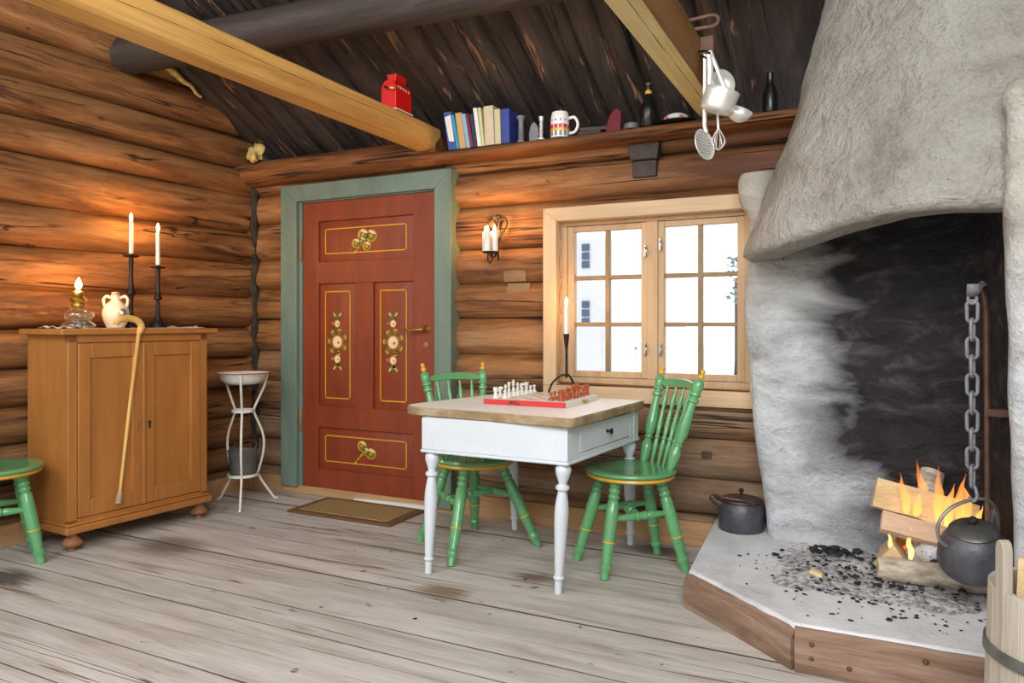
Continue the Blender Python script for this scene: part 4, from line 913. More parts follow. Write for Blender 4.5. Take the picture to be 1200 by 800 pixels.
for i in range(4):
    p, q, r_, s_ = OUT[i], OUT[(i + 1) % 4], AI[(i + 1) % 4], AI[i]
    mb.hexa([(p[0], p[1], 0.550), (q[0], q[1], 0.550), (r_[0], r_[1], 0.550), (s_[0], s_[1], 0.550), (p[0], p[1], 0.565), (q[0], q[1], 0.565), (r_[0], r_[1], 0.565), (s_[0], s_[1], 0.565)])
attach(mb.build('bead_moulding', 'white_paint', bevel=0.005, seg=3), tb)
mb = MB(); sbox(mb, 0.157, 0.863, -0.03, 0.0015, 0.586, 0.697); dr = attach(mb.build('drawer', 'white_paint', bevel=0.002), tb)
mb = MB(); p0 = side(0.51, 0.0); p1 = side(0.51, 0.030); mb.lathe([(0.012, 0), (0.006, 0.15), (0.006, 0.6), (0.014, 0.75), (0.014, 0.9), (0.007, 1.0)], (p0.x, p0.y, 0.645), (p1.x, p1.y, 0.645), 14); attach(mb.build('knob', 'iron'), dr)
LEGP = [(0.023, 0), (0.024, 0.02), (0.033, 0.04), (0.033, 0.065), (0.030, 0.09), (0.018, 0.15), (0.017, 0.165), (0.029, 0.18), (0.029, 0.20), (0.018, 0.215), (0.022, 0.25), (0.028, 0.32), (0.030, 0.38), (0.028, 0.5), (0.019, 0.84), (0.019, 0.865), (0.024, 0.872), (0.024, 0.885), (0.017, 0.895), (0.016, 1.0)]
LT = inset_poly(AP, 0.032); LB = [(-1.80, 2.785), (-1.178, 2.822), (-1.105, 3.61), (-1.756, 3.59)]
for ci, (t, bt) in enumerate(zip(LT, LB)):
    p = Vector(AP[ci]); e1 = (Vector(AP[(ci + 1) % 4]) - p).normalized(); e0 = (Vector(AP[ci - 1]) - p).normalized(); p = p - e1 * 0.0025 - e0 * 0.0025; mb = MB(); q_ = [p, p + e1 * 0.058, p + e1 * 0.058 + e0 * 0.058, p + e0 * 0.058]
    mb.hexa([(v.x, v.y, 0.5655) for v in q_] + [(v.x, v.y, 0.7075) for v in q_]); mb.lathe(LEGP, (t[0], t[1], 0.556), (bt[0], bt[1], 0.0), 20); attach(mb.build('leg', 'white_paint', smooth=40, bevel=0.002), tb)

# ------------------------------------------------------------------ chairs
def chair(c, rz, feet, label, group='green spindle-back chairs'):
    root = empty('spindle_chair', (c[0], c[1], 0), label, 'chair', group, None, rz)
    R = Matrix.Rotation(-rz, 2); legs = [R @ Vector(f) for f in feet]
    mb = MB(); mb.lathe([(0.198, 0.438), (0.212, 0.444), (0.216, 0.452), (0.212, 0.460), (0.195, 0.463), (0.15, 0.459), (0.06, 0.455), (0.001, 0.454)], n=44)
    for i, v in enumerate(mb.v): mb.v[i] = (v[0] * 1.0, v[1] * 0.98, v[2])
    o = mb.build('seat', 'green', smooth=50); o.parent = root
    mb = MB(); mb.lathe([(0.17, 0.420), (0.200, 0.422), (0.207, 0.430), (0.203, 0.439), (0.17, 0.440)], n=44, caps=False)
    for i, v in enumerate(mb.v): mb.v[i] = (v[0], v[1] * 0.98, v[2])
    o = mb.build('seat_band', 'yellow', smooth=50); o.parent = root
    prof = [(0.020, 0), (0.021, 0.03), (0.027, 0.05), (0.027, 0.075), (0.020, 0.095), (0.026, 0.115), (0.026, 0.135), (0.020, 0.155), (0.026, 0.175), (0.026, 0.195), (0.020, 0.215), (0.026, 0.24), (0.029, 0.40), (0.027, 0.58), (0.028, 0.615), (0.027, 0.64), (0.021, 0.83), (0.021, 0.845), (0.027, 0.86), (0.027, 0.89), (0.020, 0.915), (0.020, 0.93), (0.019, 1.0)]
    tops = []
    for f in legs:
        t = Vector((f.x, f.y)).normalized() * 0.135 * Vector((1, 1)) ; t = Vector((t.x, t.y, 0.43)); tops.append(t)
        mb = MB(); fo = Vector((f.x, f.y, 0)); mb.lathe(prof, t, fo, 18); lg = mb.build('leg', 'green', smooth=40); lg.parent = root
        mb = MB(); u = lambda q: t.lerp(fo, q); mb.lathe([(0.0276, 0.0), (0.0290, 0.3), (0.0290, 0.7), (0.0276, 1)], u(0.628), u(0.642), 18); rg = mb.build('yellow_ring', 'yellow'); rg.parent = lg
    def at(i, z): t = (0.43 - z) / 0.43; return tops[i].lerp(Vector((legs[i].x, legs[i].y, 0)), t)
    # H stretcher: legs order front0, front1, back(next to front0), back(next to front1)
    SP = [(0.010, 0), (0.012, 0.1), (0.016, 0.25), (0.019, 0.36), (0.014, 0.40), (0.021, 0.42), (0.021, 0.45), (0.017, 0.5), (0.021, 0.55), (0.021, 0.58), (0.014, 0.60), (0.019, 0.64), (0.016, 0.75), (0.012, 0.9), (0.010, 1)]
    mids = []
    for (i, j, z) in ((0, 2, 0.255), (1, 3, 0.255)):
        p, q = at(i, z), at(j, z + 0.01); mb = MB(); mb.lathe(SP, p, q, 14); o = mb.build('stretcher', 'green', smooth=40); o.parent = root; mids.append(p.lerp(q, 0.5))
    mb = MB(); mb.lathe(SP, mids[0], mids[1], 14); o = mb.build('stretcher', 'green', smooth=40); o.parent = root
    PP = [(0.014, 0), (0.018, 0.03), (0.027, 0.16), (0.026, 0.20), (0.017, 0.255), (0.015, 0.27), (0.022, 0.28), (0.022, 0.295), (0.015, 0.305), (0.020, 0.33), (0.028, 0.42), (0.026, 0.52), (0.018, 0.70), (0.017, 0.74), (0.025, 0.755), (0.025, 0.78), (0.017, 0.80), (0.017, 0.81), (0.025, 0.825), (0.025, 0.845), (0.020, 0.86), (0.025, 0.90), (0.024, 0.955), (0.016, 0.985), (0.010, 1.0)]
    tp = []
    for sx in (-1, 1):
        p, q = Vector((sx * 0.118, 0.135, 0.455)), Vector((sx * 0.172, 0.268, 0.880)); mb = MB(); mb.lathe(PP, p, q, 18); po = mb.build('back_post', 'green', smooth=40); po.parent = root
        d = (q - p).normalized(); mb = MB(); mb.lathe([(0.010, 0), (0.015, 0.15), (0.013, 0.35), (0.007, 0.5), (0.012, 0.7), (0.010, 0.9), (0.003, 1)], q, q + d * 0.045, 12); fi = mb.build('finial', 'yellow', smooth=50); fi.parent = po; tp.append((p, q))
    # crest rail, slightly arched and bowed
    mb = MB(); rows = []
    for k in range(17):
        t = k / 16; s = lerp(-1, 1, t); e = 1 - abs(s) ** 6; base = tp[0][0].lerp(tp[0][1], 0.90).lerp(tp[1][0].lerp(tp[1][1], 0.90), t); cx = base.x * 0.93; y = base.y + 0.018 * (1 - s * s); z = base.z + 0.012 * (1 - s * s); h = 0.006 + 0.013 * e; th = 0.009
        rows.append([(cx, y - th, z - h), (cx, y + th, z - h + 0.002), (cx, y + th, z + h), (cx, y - th, z + h)])
    mb.grid(rows, wrap=True); mb.addf([0, 1, 2, 3]); mb.addf([64, 65, 66, 67]); o = mb.build('crest_rail', 'green', smooth=40, bevel=0.004); o.parent = root
    SS = [(0.007, 0), (0.009, 0.1), (0.013, 0.24), (0.009, 0.32), (0.013, 0.335), (0.013, 0.355), (0.009, 0.37), (0.013, 0.5), (0.010, 0.66), (0.008, 0.72), (0.014, 0.80), (0.008, 0.90), (0.006, 1.0)]
    for k in range(4):
        s = lerp(-0.62, 0.62, k / 3); p = Vector((s * 0.112, 0.14 + 0.02 * (1 - s * s), 0.457)); t = (s + 1) / 2; base = tp[0][0].lerp(tp[0][1], 0.87).lerp(tp[1][0].lerp(tp[1][1], 0.87), t); q = Vector((base.x, base.y + 0.018 * (1 - s * s), base.z)); mb = MB(); mb.lathe(SS, p, q, 12); o = mb.build('spindle', 'green', smooth=40); o.parent = root
    return root
chair((-1.008, 3.292), radians(-44.6), [(-0.255, -0.035), (-0.048, -0.233), (0.066, 0.231), (0.253, 0.03)], 'green spindle-back chair pulled up to the drawer side of the table')
chair((-1.82, 3.24), radians(53), [(0.304, 0.131), (0.062, -0.33), (-0.137, 0.257), (-0.287, -0.055)], 'green spindle-back chair tucked behind the table near the door')
chair((-3.725, 1.985), radians(150), [(0.206, 0.107), (-0.06, 0.225), (0.07, -0.22), (-0.18, -0.10)], 'green chair in front of the cabinet side, cut off by the frame')

# ------------------------------------------------------------------ cabinet
RZ = atan2(0.9975, 0.070); cb = empty('cabinet', (-3.545, 2.235, 0), 'ochre brown two-door wooden cabinet on turned feet', 'cabinet', None, None, RZ)
W, D, Z0, Z1 = 0.79, 0.38, 0.125, 1.078
def cpart(mb, name, mat, par=None, **k): o = mb.build(name, mat, **k); o.parent = par or cb; return o
mb = MB(); mb.box(0, W, 0.022, D, Z0, Z1).box(0, 0.045, 0, 0.03, Z0, Z1).box(W - 0.045, W, 0, 0.03, Z0, Z1).box(0, W, 0, 0.03, Z1 - 0.04, Z1).box(0, W, 0, 0.03, Z0, Z0 + 0.035)
cpart(mb, 'carcass', 'cab', bevel=0.003)
mb = MB(); mb.box(-0.045, W + 0.055, -0.028, D, Z1, Z1 + 0.030); cpart(mb, 'top_board', 'cab', bevel=0.006)
mb = MB(); mb.box(-0.02, W + 0.02, -0.022, D, Z0 - 0.032, Z0 + 0.004).box(-0.012, W + 0.012, -0.012, D, Z0 + 0.004, Z0 + 0.018); cpart(mb, 'base_moulding', 'cab', bevel=0.007, seg=3)
dz0, dz1 = Z0 + 0.038, Z1 - 0.043
for i, (x0, x1) in enumerate(((0.048, 0.393), (0.397, W - 0.048))):
    mb = MB(); sw = 0.062; b0, b1 = x0 + sw, x1 - sw
    mb.box(x0, b0, -0.004, 0.018, dz0, dz1).box(b1, x1, -0.004, 0.018, dz0, dz1).box(b0, b1, -0.004, 0.018, dz1 - 0.075, dz1).box(b0, b1, -0.004, 0.018, dz0, dz0 + 0.085)
    dd = cpart(mb, 'cabinet_door', 'cab', bevel=0.004)
    mb = MB(); mb.box(b0 - 0.005, b1 + 0.005, 0.008, 0.016, dz0 + 0.08, dz1 - 0.07); cpart(mb, 'door_panel', 'cab', dd)
    kx = 0.393 - 0.03 if i == 0 else 0.397 + 0.03
    mb = MB(); mb.lathe([(0.011, 0), (0.009, 1)], (kx, -0.004, 0.60), (kx, -0.007, 0.60), 14); mb.box(kx - 0.006, kx + 0.006, -0.0065, -0.003, 0.565, 0.60); cpart(mb, 'keyhole', 'cab_foot' if i == 0 else 'black_wood', dd)
mb = MB(); mb.box(0.386, 0.404, -0.012, 0.0, dz0, dz1); cpart(mb, 'cover_strip', 'cab', bevel=0.006, seg=3)
for x in (0.035, W - 0.035):
    mb = MB(); mb.lathe([(0.018, 0), (0.018, 0.016), (0.026, 0.022), (0.048, 0.034), (0.050, 0.044), (0.036, 0.062), (0.022, 0.074), (0.024, 0.094)], (x, 0.03, 0), n=22); cpart(mb, 'foot', 'cab_foot', smooth=40)
for x in (0.01, W - 0.03):
    mb = MB(); mb.prism([(D - 0.06, 0), (D - 0.005, 0), (D - 0.005, 0.094), (D - 0.15, 0.094), (D - 0.12, 0.07), (D - 0.09, 0.06)], lambda y, z: (x, y, z), lambda y, z: (x + 0.022, y, z)); cpart(mb, 'foot', 'cab')
TOPZ = Z1 + 0.030
def cw(x, y, z=0.0): r = Matrix.Rotation(RZ, 2) @ Vector((x, y)); return (-3.545 + r.x, 2.235 + r.y, z)
# lace runner
mb = MB(); rows = []
for i in range(41):
    u = i / 40; row = []
    for j in range(13):
        v = j / 12; e = max(abs(u - 0.5) * 2, 0); edge = smoothstep((e - 0.72) / 0.28); x = lerp(0.02, W + 0.0, u); y = lerp(0.025, D - 0.05, v) - 0.012 * abs(sin(u * 40)) * (1 if j == 0 else 0)
        row.append(cw(x, y, TOPZ + 0.0025 + (0.026 * edge * abs(nz(u * 30, v * 9))) + 0.001 * nz(u * 20, v * 20)))
    rows.append(row)
mb.grid(rows); o = mb.build('lace_runner', 'lace', smooth=60); sm = o.modifiers.new('thick', 'SOLIDIFY'); sm.thickness = 0.002
tag(o, 'white crochet lace runner lying along the cabinet top', 'lace cloth')
CT = TOPZ + 0.0045

# oil lamp
def placed(root_name, loc, label, cat, group=None, rz=0): return empty(root_name, loc, label, cat, group, None, rz)
lp = placed('oil_lamp', (-3.72, 2.40, CT), 'small glass oil lamp with brass burner and open flame on the cabinet', 'lamp')
mb = MB(); mb.lathe([(0.076, 0), (0.082, 0.008), (0.080, 0.018), (0.062, 0.032), (0.056, 0.040), (0.070, 0.052), (0.076, 0.066), (0.070, 0.080), (0.048, 0.092), (0.030, 0.104), (0.026, 0.112)], n=32); o = mb.build('font', 'lamp_glass', smooth=60); o.parent = lp
mb = MB(); mb.lathe([(0.028, 0.108), (0.036, 0.114), (0.036, 0.124), (0.030, 0.130), (0.038, 0.140), (0.042, 0.150), (0.038, 0.160), (0.026, 0.168), (0.032, 0.176), (0.030, 0.186), (0.016, 0.194), (0.010, 0.200)], n=28); br = mb.build('burner', 'brass', smooth=40); br.parent = lp
mb = MB(); mb.tube([(0.03, 0, 0.146), (0.062, 0.0, 0.146)], 0.0025, 8).lathe([(0.009, 0), (0.009, 1)], (0.060, 0, 0.146), (0.066, 0, 0.146), 12); o = mb.build('wick_knob', 'brass'); o.parent = br
def flame_mesh(h, w, mat, par, base, lean=0.0):
    mb = MB(); pts = [(lean * t * t, 0, h * t) for t in [k / 10 for k in range(11)]]; mb.tube([(base[0] + p[0], base[1] + p[1], base[2] + p[2]) for p in pts], [max(0.0004, w * sin(pi * min(1, t * 0.9 + 0.1)) ** 0.9 * (1 - t * 0.35) * (1 if t < 0.99 else 0.05)) for t in [k / 10 for k in range(11)]], 12); o = mb.build('flame', mat, smooth=80); o.parent = par; return o
flame_mesh(0.062, 0.017, 'lamp_flame', lp, (0, 0, 0.200), 0.004)

# jug
jg = placed('jug', (-3.72, 2.61, CT), 'cream two-handled stoneware jug beside the oil lamp', 'jug', None, radians(40))
mb = MB(); mb.lathe([(0.044, 0), (0.047, 0.006), (0.060, 0.035), (0.068, 0.068), (0.065, 0.098), (0.048, 0.126), (0.028, 0.143), (0.021, 0.155), (0.021, 0.172), (0.025, 0.178)], n=32); o = mb.build('body', 'jug', smooth=60); o.parent = jg
mb = MB(); mb.lathe([(0.019, 0.176), (0.022, 0.184), (0.020, 0.194), (0.010, 0.197)], n=16); o = mb.build('stopper', 'cork'); o.parent = jg
for s in (-1, 1):
    mb = MB(); mb.tube(spline([(s * 0.022, 0, 0.163), (s * 0.045, 0, 0.172), (s * 0.060, 0, 0.155), (s * 0.057, 0, 0.125), (s * 0.050, 0, 0.108)]), 0.0075, 10); o = mb.build('handle', 'jug'); o.parent = jg
mb = MB(); mb.blob((0.045, -0.043, 0.075), 0.028, 3, 2, (0.75, 0.75, 1.1), 0.15); o = mb.build('silver_medallion', 'steel'); o.parent = jg

def candlestick(loc, h, label, candle_h, clabel, r=0.012):
    root = placed('candlestick', loc, label, 'candlestick', 'black iron candlesticks on the cabinet')
    mb = MB(); mb.lathe([(0.050, 0), (0.050, 0.004), (0.030, 0.03 / 1), (0.016, 0.06), (0.011, 0.085), (0.010, 0.16), (0.018, h * 0.46), (0.024, h * 0.475), (0.024, h * 0.50), (0.017, h * 0.52), (0.012, h * 0.60), (0.010, h * 0.80), (0.014, h * 0.92), (0.011, h * 0.97), (0.014, h - 0.006)], n=24); o = mb.build('stem', 'iron', smooth=45); o.parent = root
    mb = MB(); mb.lathe([(0.010, h - 0.008), (0.034, h - 0.006), (0.044, h - 0.001), (0.044, h + 0.002), (0.030, h), (0.012, h)], n=26); o = mb.build('drip_plate', 'iron', smooth=40); o.parent = root
    mb = MB(); mb.lathe([(0.012, h), (0.014, h + 0.012)], n=16); o = mb.build('socket', 'iron'); o.parent = root
    cd = placed('candle', (loc[0], loc[1], loc[2] + h + 0.012), clabel, 'candle', 'lit candles on the cabinet')
    mb = MB(); mb.lathe([(0.0115, 0), (r, 0.004), (r * 0.95, candle_h - 0.004), (r * 0.8, candle_h)], n=18); o = mb.build('wax', 'candle', smooth=50); o.parent = cd
    mb = MB(); mb.tube([(0, 0, candle_h - 0.002), (0.0008, 0, candle_h + 0.008)], 0.0012, 6); o = mb.build('wick', 'char'); o.parent = cd
    flame_mesh(0.044, 0.0088, 'flame', cd, (0, 0, candle_h + 0.005)); return root
candlestick((-3.785, 2.75, CT), 0.408, 'taller black iron candlestick at the back of the cabinet', 0.185, 'white candle burning in the taller candlestick')
candlestick((-3.735, 2.885, CT), 0.352, 'shorter black iron candlestick near the cabinet right end', 0.195, 'white candle burning in the shorter candlestick')

# walking stick hooked over the cabinet edge
st = placed('walking_stick', (-3.49, 2.47, 0.23), 'honey-coloured walking stick hooked over the cabinet top edge', 'walking stick')
mb = MB(); mb.tube([(-3.490, 2.470, 0.245), (-3.487, 2.525, 0.70), (-3.484, 2.575, 1.085)], [0.0075, 0.0090, 0.0105], 14); attach(mb.build('shaft', 'stick'), st)
mb = MB(); mb.tube(spline([(-3.484, 2.574, 1.080), (-3.483, 2.590, 1.118), (-3.488, 2.570, 1.150), (-3.500, 2.520, 1.162), (-3.512, 2.478, 1.150), (-3.518, 2.468, 1.128)], 6), [0.013, 0.014, 0.015, 0.016, 0.017, 0.0175, 0.018] + [0.018] * 18 + [0.0175, 0.017, 0.016, 0.015, 0.014, 0.012], 14); attach(mb.build('handle', 'stick', smooth=60), st)
mb = MB(); mb.lathe([(0.015, 0), (0.0155, 0.1), (0.0125, 0.9), (0.0115, 1)], (-3.4905, 2.4645, 0.205), (-3.489, 2.472, 0.262), 14); attach(mb.build('ferrule', 'rubber'), st)

# ------------------------------------------------------------------ washstand
ws = placed('washstand', (-3.56, 3.36, 0), 'white wire washstand with curved legs in the room corner', 'washstand')
for ang in (-48, 180, 66):
    a = radians(ang); pts = [(0.158, 0.815), (0.150, 0.78), (0.135, 0.73), (0.095, 0.645), (0.070, 0.585), (0.085, 0.535), (0.118, 0.46), (0.135, 0.385), (0.128, 0.30), (0.104, 0.21), (0.096, 0.18), (0.120, 0.13), (0.170, 0.055), (0.205, 0.006), (0.225, 0.004)]
    mb = MB(); mb.tube(spline([(r * cos(a), r * sin(a), z) for (r, z) in pts], 5), 0.0075, 8); o = mb.build('leg', 'white_iron'); o.parent = ws
for (r, z) in ((0.066, 0.585), (0.092, 0.182)):
    mb = MB(); mb.grid([[(rr * cos(t), rr * sin(t), zz) for t in [2 * pi * k / 36 for k in range(36)]] for (rr, zz) in ((r + 0.002, z - 0.009), (r + 0.002, z + 0.009), (r - 0.002, z + 0.009), (r - 0.002, z - 0.009), (r + 0.002, z - 0.009))], wrap=True); o = mb.build('ring', 'white_iron'); o.parent = ws
mb = MB(); mb.tube([(-0.094, 0, 0.178), (0, 0, 0.176), (0.094, 0, 0.178)], 0.004, 8).tube([(0, -0.094, 0.178), (0, 0, 0.177), (0, 0.094, 0.178)], 0.004, 8); o = mb.build('cross_bar', 'white_iron'); o.parent = ws
bs = placed('enamel_basin', (-3.56, 3.36, 0.766), 'white enamel basin with chipped red rim resting on the washstand', 'basin')
mb = MB(); mb.lathe([(0.075, -0.012), (0.080, -0.014), (0.100, -0.008), (0.132, 0.014), (0.148, 0.046), (0.165, 0.056), (0.168, 0.060), (0.146, 0.054), (0.128, 0.020), (0.070, 0.000), (0.001, 0.000)], n=40); o = mb.build('bowl', 'enamel', smooth=50); o.parent = bs
mb = MB(); mb.tube([(0.167 * cos(t), 0.167 * sin(t), 0.059) for t in [2 * pi * k / 48 for k in range(48)]], 0.0035, 8, closed=True); o = mb.build('rim', 'enamel_red'); o.parent = bs
zb = placed('zinc_pail', (-3.56, 3.36, 0.185), 'small dull zinc pail standing in the washstand lower ring', 'pail')
mb = MB(); mb.lathe([(0.075, 0), (0.078, 0.004), (0.088, 0.14), (0.092, 0.148), (0.094, 0.152), (0.088, 0.15), (0.075, 0.012), (0.001, 0.010)], n=32); o = mb.build('body', 'zinc', smooth=40); o.parent = zb
mb = MB(); mb.tube(spline([(0.090, 0, 0.145), (0.085, 0.03, 0.185), (0.03, 0.07, 0.20), (-0.03, 0.07, 0.20), (-0.085, 0.03, 0.185), (-0.090, 0, 0.145)]), 0.004, 8); o = mb.build('bail_handle', 'rust'); o.parent = zb

# doormat
dm = placed('doormat', (-2.78, 3.50, 0.0), 'coir doormat with a brown border lying before the red door', 'doormat')
mb = MB(); mb.box(-3.155, -2.40, 3.315, 3.69, 0.001, 0.014); attach(mb.build('border', 'mat_edge', bevel=0.006), dm)
mb = MB(); mb.box(-3.10, -2.455, 3.36, 3.645, 0.006, 0.018); attach(mb.build('field', 'mat', bevel=0.004), dm)

# ------------------------------------------------------------------ chess
TZ = 0.7503; bx0, by0, bs_ = -1.66, 3.05, 0.425
bd = placed('chessboard', (bx0 + bs_ / 2, by0 + bs_ / 2, TZ), 'red-sided chessboard box set up with pieces on the white table', 'chessboard')
mb = MB(); mb.box(bx0, bx0 + bs_, by0, by0 + bs_, TZ, TZ + 0.026)
bo = mb.build('case', ['red_board', 'board_white'], bevel=0.0015)
for p in bo.data.polygons:
    if abs(p.normal.x) > 0.5 or p.normal.z > 0.5: p.material_index = 1
attach(bo, bd)
mb = MB(); sq = 0.048; ox, oy = bx0 + (bs_ - 8 * sq) / 2, by0 + (bs_ - 8 * sq) / 2
for i in range(8):
    for j in range(8):
        if (i + j) % 2 == 0: mb.box(ox + i * sq, ox + (i + 1) * sq, oy + j * sq, oy + (j + 1) * sq, TZ + 0.0255, TZ + 0.0268)
attach(mb.build('dark_squares', 'board_dark'), bd)
mb = MB(); mb.lathe([(0.006, 0), (0.005, 0.5), (0.009, 0.8), (0.006, 1)], (bx0 + bs_, by0 + 0.21, TZ + 0.013), (bx0 + bs_ + 0.03, by0 + 0.21, TZ + 0.013), 12); attach(mb.build('latch_peg', 'brass'), bd)
tcu = bpy.data.curves.new('lettering', 'FONT'); tcu.body = '\u2588'.replace('\u2588', 'NM&L'); tcu.size = 0.019; tcu.extrude = 0.0004; tcu.materials.append(M['ink'])
mb = MB()                                                   # brush-written marks on the red side
for (x, w, z0, z1, sl) in ((0.0, 0.004, 0.004, 0.021, 0), (0.008, 0.004, 0.004, 0.021, 0.006), (0.016, 0.004, 0.004, 0.021, 0), (0.024, 0.0035, 0.004, 0.020, 0.004), (0.032, 0.0035, 0.004, 0.020, -0.004), (0.041, 0.004, 0.004, 0.021, 0), (0.049, 0.0035, 0.004, 0.012, 0.003), (0.047, 0.014, 0.004, 0.007, 0)):
    X = bx0 + 0.135 + x; mb.prism([(X, z0), (X + w, z0), (X + w + sl, z1), (X + sl, z1)], lambda u, v: (u, by0 - 0.0006, TZ + v), lambda u, v: (u, by0 + 0.001, TZ + v))
bpy.data.curves.remove(tcu); attach(mb.build('lettering', 'ink'), bd)
def piece_mesh(kind):
    H = {'pawn': 0.040, 'rook': 0.046, 'knight': 0.050, 'bishop': 0.058, 'queen': 0.068, 'king': 0.076}[kind]; b = 0.0135 if kind == 'pawn' else 0.0155; mb = MB()
    neck = 0.0048 if kind != 'rook' else 0.008; pr = [(b, 0), (b, 0.004), (b * 0.78, 0.008), (b * 0.62, 0.012), (neck * 1.15, H * 0.45), (neck, H * 0.6)]
    if kind == 'pawn': pr += [(0.008, H * 0.66), (0.0045, H * 0.70), (0.0078, H * 0.80), (0.0082, H * 0.88), (0.005, H * 0.97), (0.001, H)]
    elif kind == 'rook': pr += [(0.0115, H * 0.72), (0.0115, H), (0.008, H), (0.007, H * 0.92)]
    elif kind == 'bishop': pr += [(0.009, H * 0.64), (0.005, H * 0.68), (0.0088, H * 0.78), (0.006, H * 0.90), (0.0025, H * 0.95), (0.003, H * 0.98), (0.001, H)]
    elif kind == 'queen': pr += [(0.0095, H * 0.66), (0.006, H * 0.70), (0.0105, H * 0.90), (0.0075, H * 0.91), (0.004, H * 0.95), (0.001, H)]
    elif kind == 'king': pr += [(0.0095, H * 0.62), (0.006, H * 0.66), (0.0105, H * 0.84), (0.004, H * 0.88), (0.0035, H * 0.90)]
    else: pr += [(0.007, H * 0.62)]
    mb.lathe(pr, n=14)
    if kind == 'king': mb.box(-0.0016, 0.0016, -0.0016, 0.0016, H * 0.88, H).box(-0.0045, 0.0045, -0.0016, 0.0016, H * 0.93, H * 0.965)
    if kind == 'rook':
        for k in range(4): a = pi / 4 + pi / 2 * k; mb.obox((0.0092 * cos(a), 0.0092 * sin(a), H + 0.002), (0.003, 0, 0), (0, 0.003, 0), (0, 0, 0.003))
    if kind == 'knight': mb.tube(spline([(0, 0, H * 0.5), (-0.002, 0, H * 0.68), (0.001, 0, H * 0.86), (0.008, 0, H * 0.88), (0.014, 0, H * 0.76)]), [0.0085] * 10 + [0.0075] * 8 + [0.0065] * 8 + [0.005] * 7, 10); mb.tube([(-0.002, 0, H * 0.85), (-0.004, 0, H * 1.02)], [0.004, 0.0008], 6)
    return mb
order = ['rook', 'knight', 'bishop', 'queen', 'king', 'bishop', 'knight', 'rook']
protos = {}
ordn = ['nearest the red edge', 'second from the red edge', 'third from the red edge', 'fourth from the red edge', 'fourth from the window edge', 'third from the window edge', 'second from the window edge', 'nearest the window edge']
for side_, mt, file_main, file_pawn, gname in (('white', 'piece_white', 0, 1, 'white chess pieces'), ('orange-brown', 'piece_brown', 7, 6, 'brown chess pieces')):
    for j in range(8):
        for kind, f in ((order[j], file_main), ('pawn', file_pawn)):
            key = (side_, kind); pos = (ox + (f + 0.5) * sq + random.uniform(-0.004, 0.004), oy + (j + 0.5) * sq + random.uniform(-0.004, 0.004), TZ + 0.027)
            if key not in protos: o = piece_mesh(kind).build('chess_' + kind, mt, smooth=50); protos[key] = o
            else: o = protos[key].copy(); COL.objects.link(o)
            o.location = pos; o.rotation_euler = (0, 0, 0 if f < 4 else pi)
            where = ordn[j] if kind in ('pawn',) else ('nearer the red edge' if j < 4 else 'nearer the window')
            lab = f'{side_} chess {kind} on the board' if kind in ('king', 'queen') else f'{side_} chess {kind} {where} of the board' if kind == 'pawn' else f'{side_} chess {kind} {where} side of the board'
            tag(o, lab, 'chess piece', gname)

# three-legged iron candlestick by the window
ic = placed('iron_candlestick', (-1.425, 3.525, TZ), 'slender black three-legged candlestick on the table by the window', 'candlestick')
mb = MB()
for k in range(3):
    a = radians(205 + 120 * k); mb = MB(); mb.tube(spline([(0, 0, 0.115), (0.030 * cos(a), 0.030 * sin(a), 0.112), (0.075 * cos(a), 0.075 * sin(a), 0.070), (0.098 * cos(a), 0.098 * sin(a), 0.004)]), 0.0055, 8); o = mb.build('leg', 'iron'); o.parent = ic
mb = MB(); mb.tube([(0, 0, 0.10), (0, 0, 0.27)], [0.0065, 0.006], 10).lathe([(0.006, 0.25), (0.010, 0.275), (0.0165, 0.325), (0.0165, 0.33), (0.010, 0.33)], n=16); o = mb.build('stem', 'iron'); o.parent = ic
cd = placed('candle', (-1.425, 3.525, TZ + 0.326), 'white candle burning in the three-legged candlestick by the window', 'candle')
mb = MB(); mb.lathe([(0.013, 0), (0.0135, 0.01), (0.0125, 0.145), (0.010, 0.150)], n=18); o = mb.build('wax', 'candle', smooth=50); o.parent = cd
mb = MB(); mb.tube([(0, 0, 0.148), (0.0008, 0, 0.158)], 0.0012, 6); o = mb.build('wick', 'char'); o.parent = cd
flame_mesh(0.042, 0.009, 'flame', cd, (0, 0, 0.154))

# ------------------------------------------------------------------ wall sconce and wall details
sc = placed('wall_sconce', (-1.925, 3.705, 1.50), 'wrought iron wall sconce with scrolled heart back beside the door', 'sconce')
mb = MB()
for s in (-1, 1): mb.tube(spline([(0, 0.0, 0.10), (s * 0.03, 0.0, 0.15), (s * 0.062, 0, 0.195), (s * 0.058, 0, 0.225), (s * 0.032, 0, 0.235), (s * 0.012, 0, 0.215), (s * 0.006, 0, 0.18)]), 0.0065, 8)
mb.tube(spline([(-0.030, 0, 0.232), (-0.018, 0, 0.250), (0, 0, 0.258), (0.018, 0, 0.250), (0.030, 0, 0.232)]), 0.006, 8)
mb.tube([(0, 0.012, 0.0), (0, 0.008, 0.25)], 0.007, 8, flat=((0, 1, 0), 0.4)); o = mb.build('back_scroll', 'iron'); o.parent = sc
mb = MB(); mb.tube(spline([(0, 0.004, 0.06), (0, -0.03, 0.02), (0, -0.07, 0.012), (0, -0.085, 0.04)]), 0.0055, 8).tube(spline([(-0.014, -0.085, 0.034), (-0.014, -0.09, -0.005), (0, -0.092, -0.022), (0.014, -0.09, -0.005), (0.014, -0.085, 0.034)]), 0.0045, 8); o = mb.build('arm', 'iron'); o.parent = sc
mb = MB(); mb.lathe([(0.040, 0.034), (0.046, 0.037), (0.047, 0.041), (0.040, 0.040)], (0, -0.085, 0), n=24); o = mb.build('tray', 'iron'); o.parent = sc
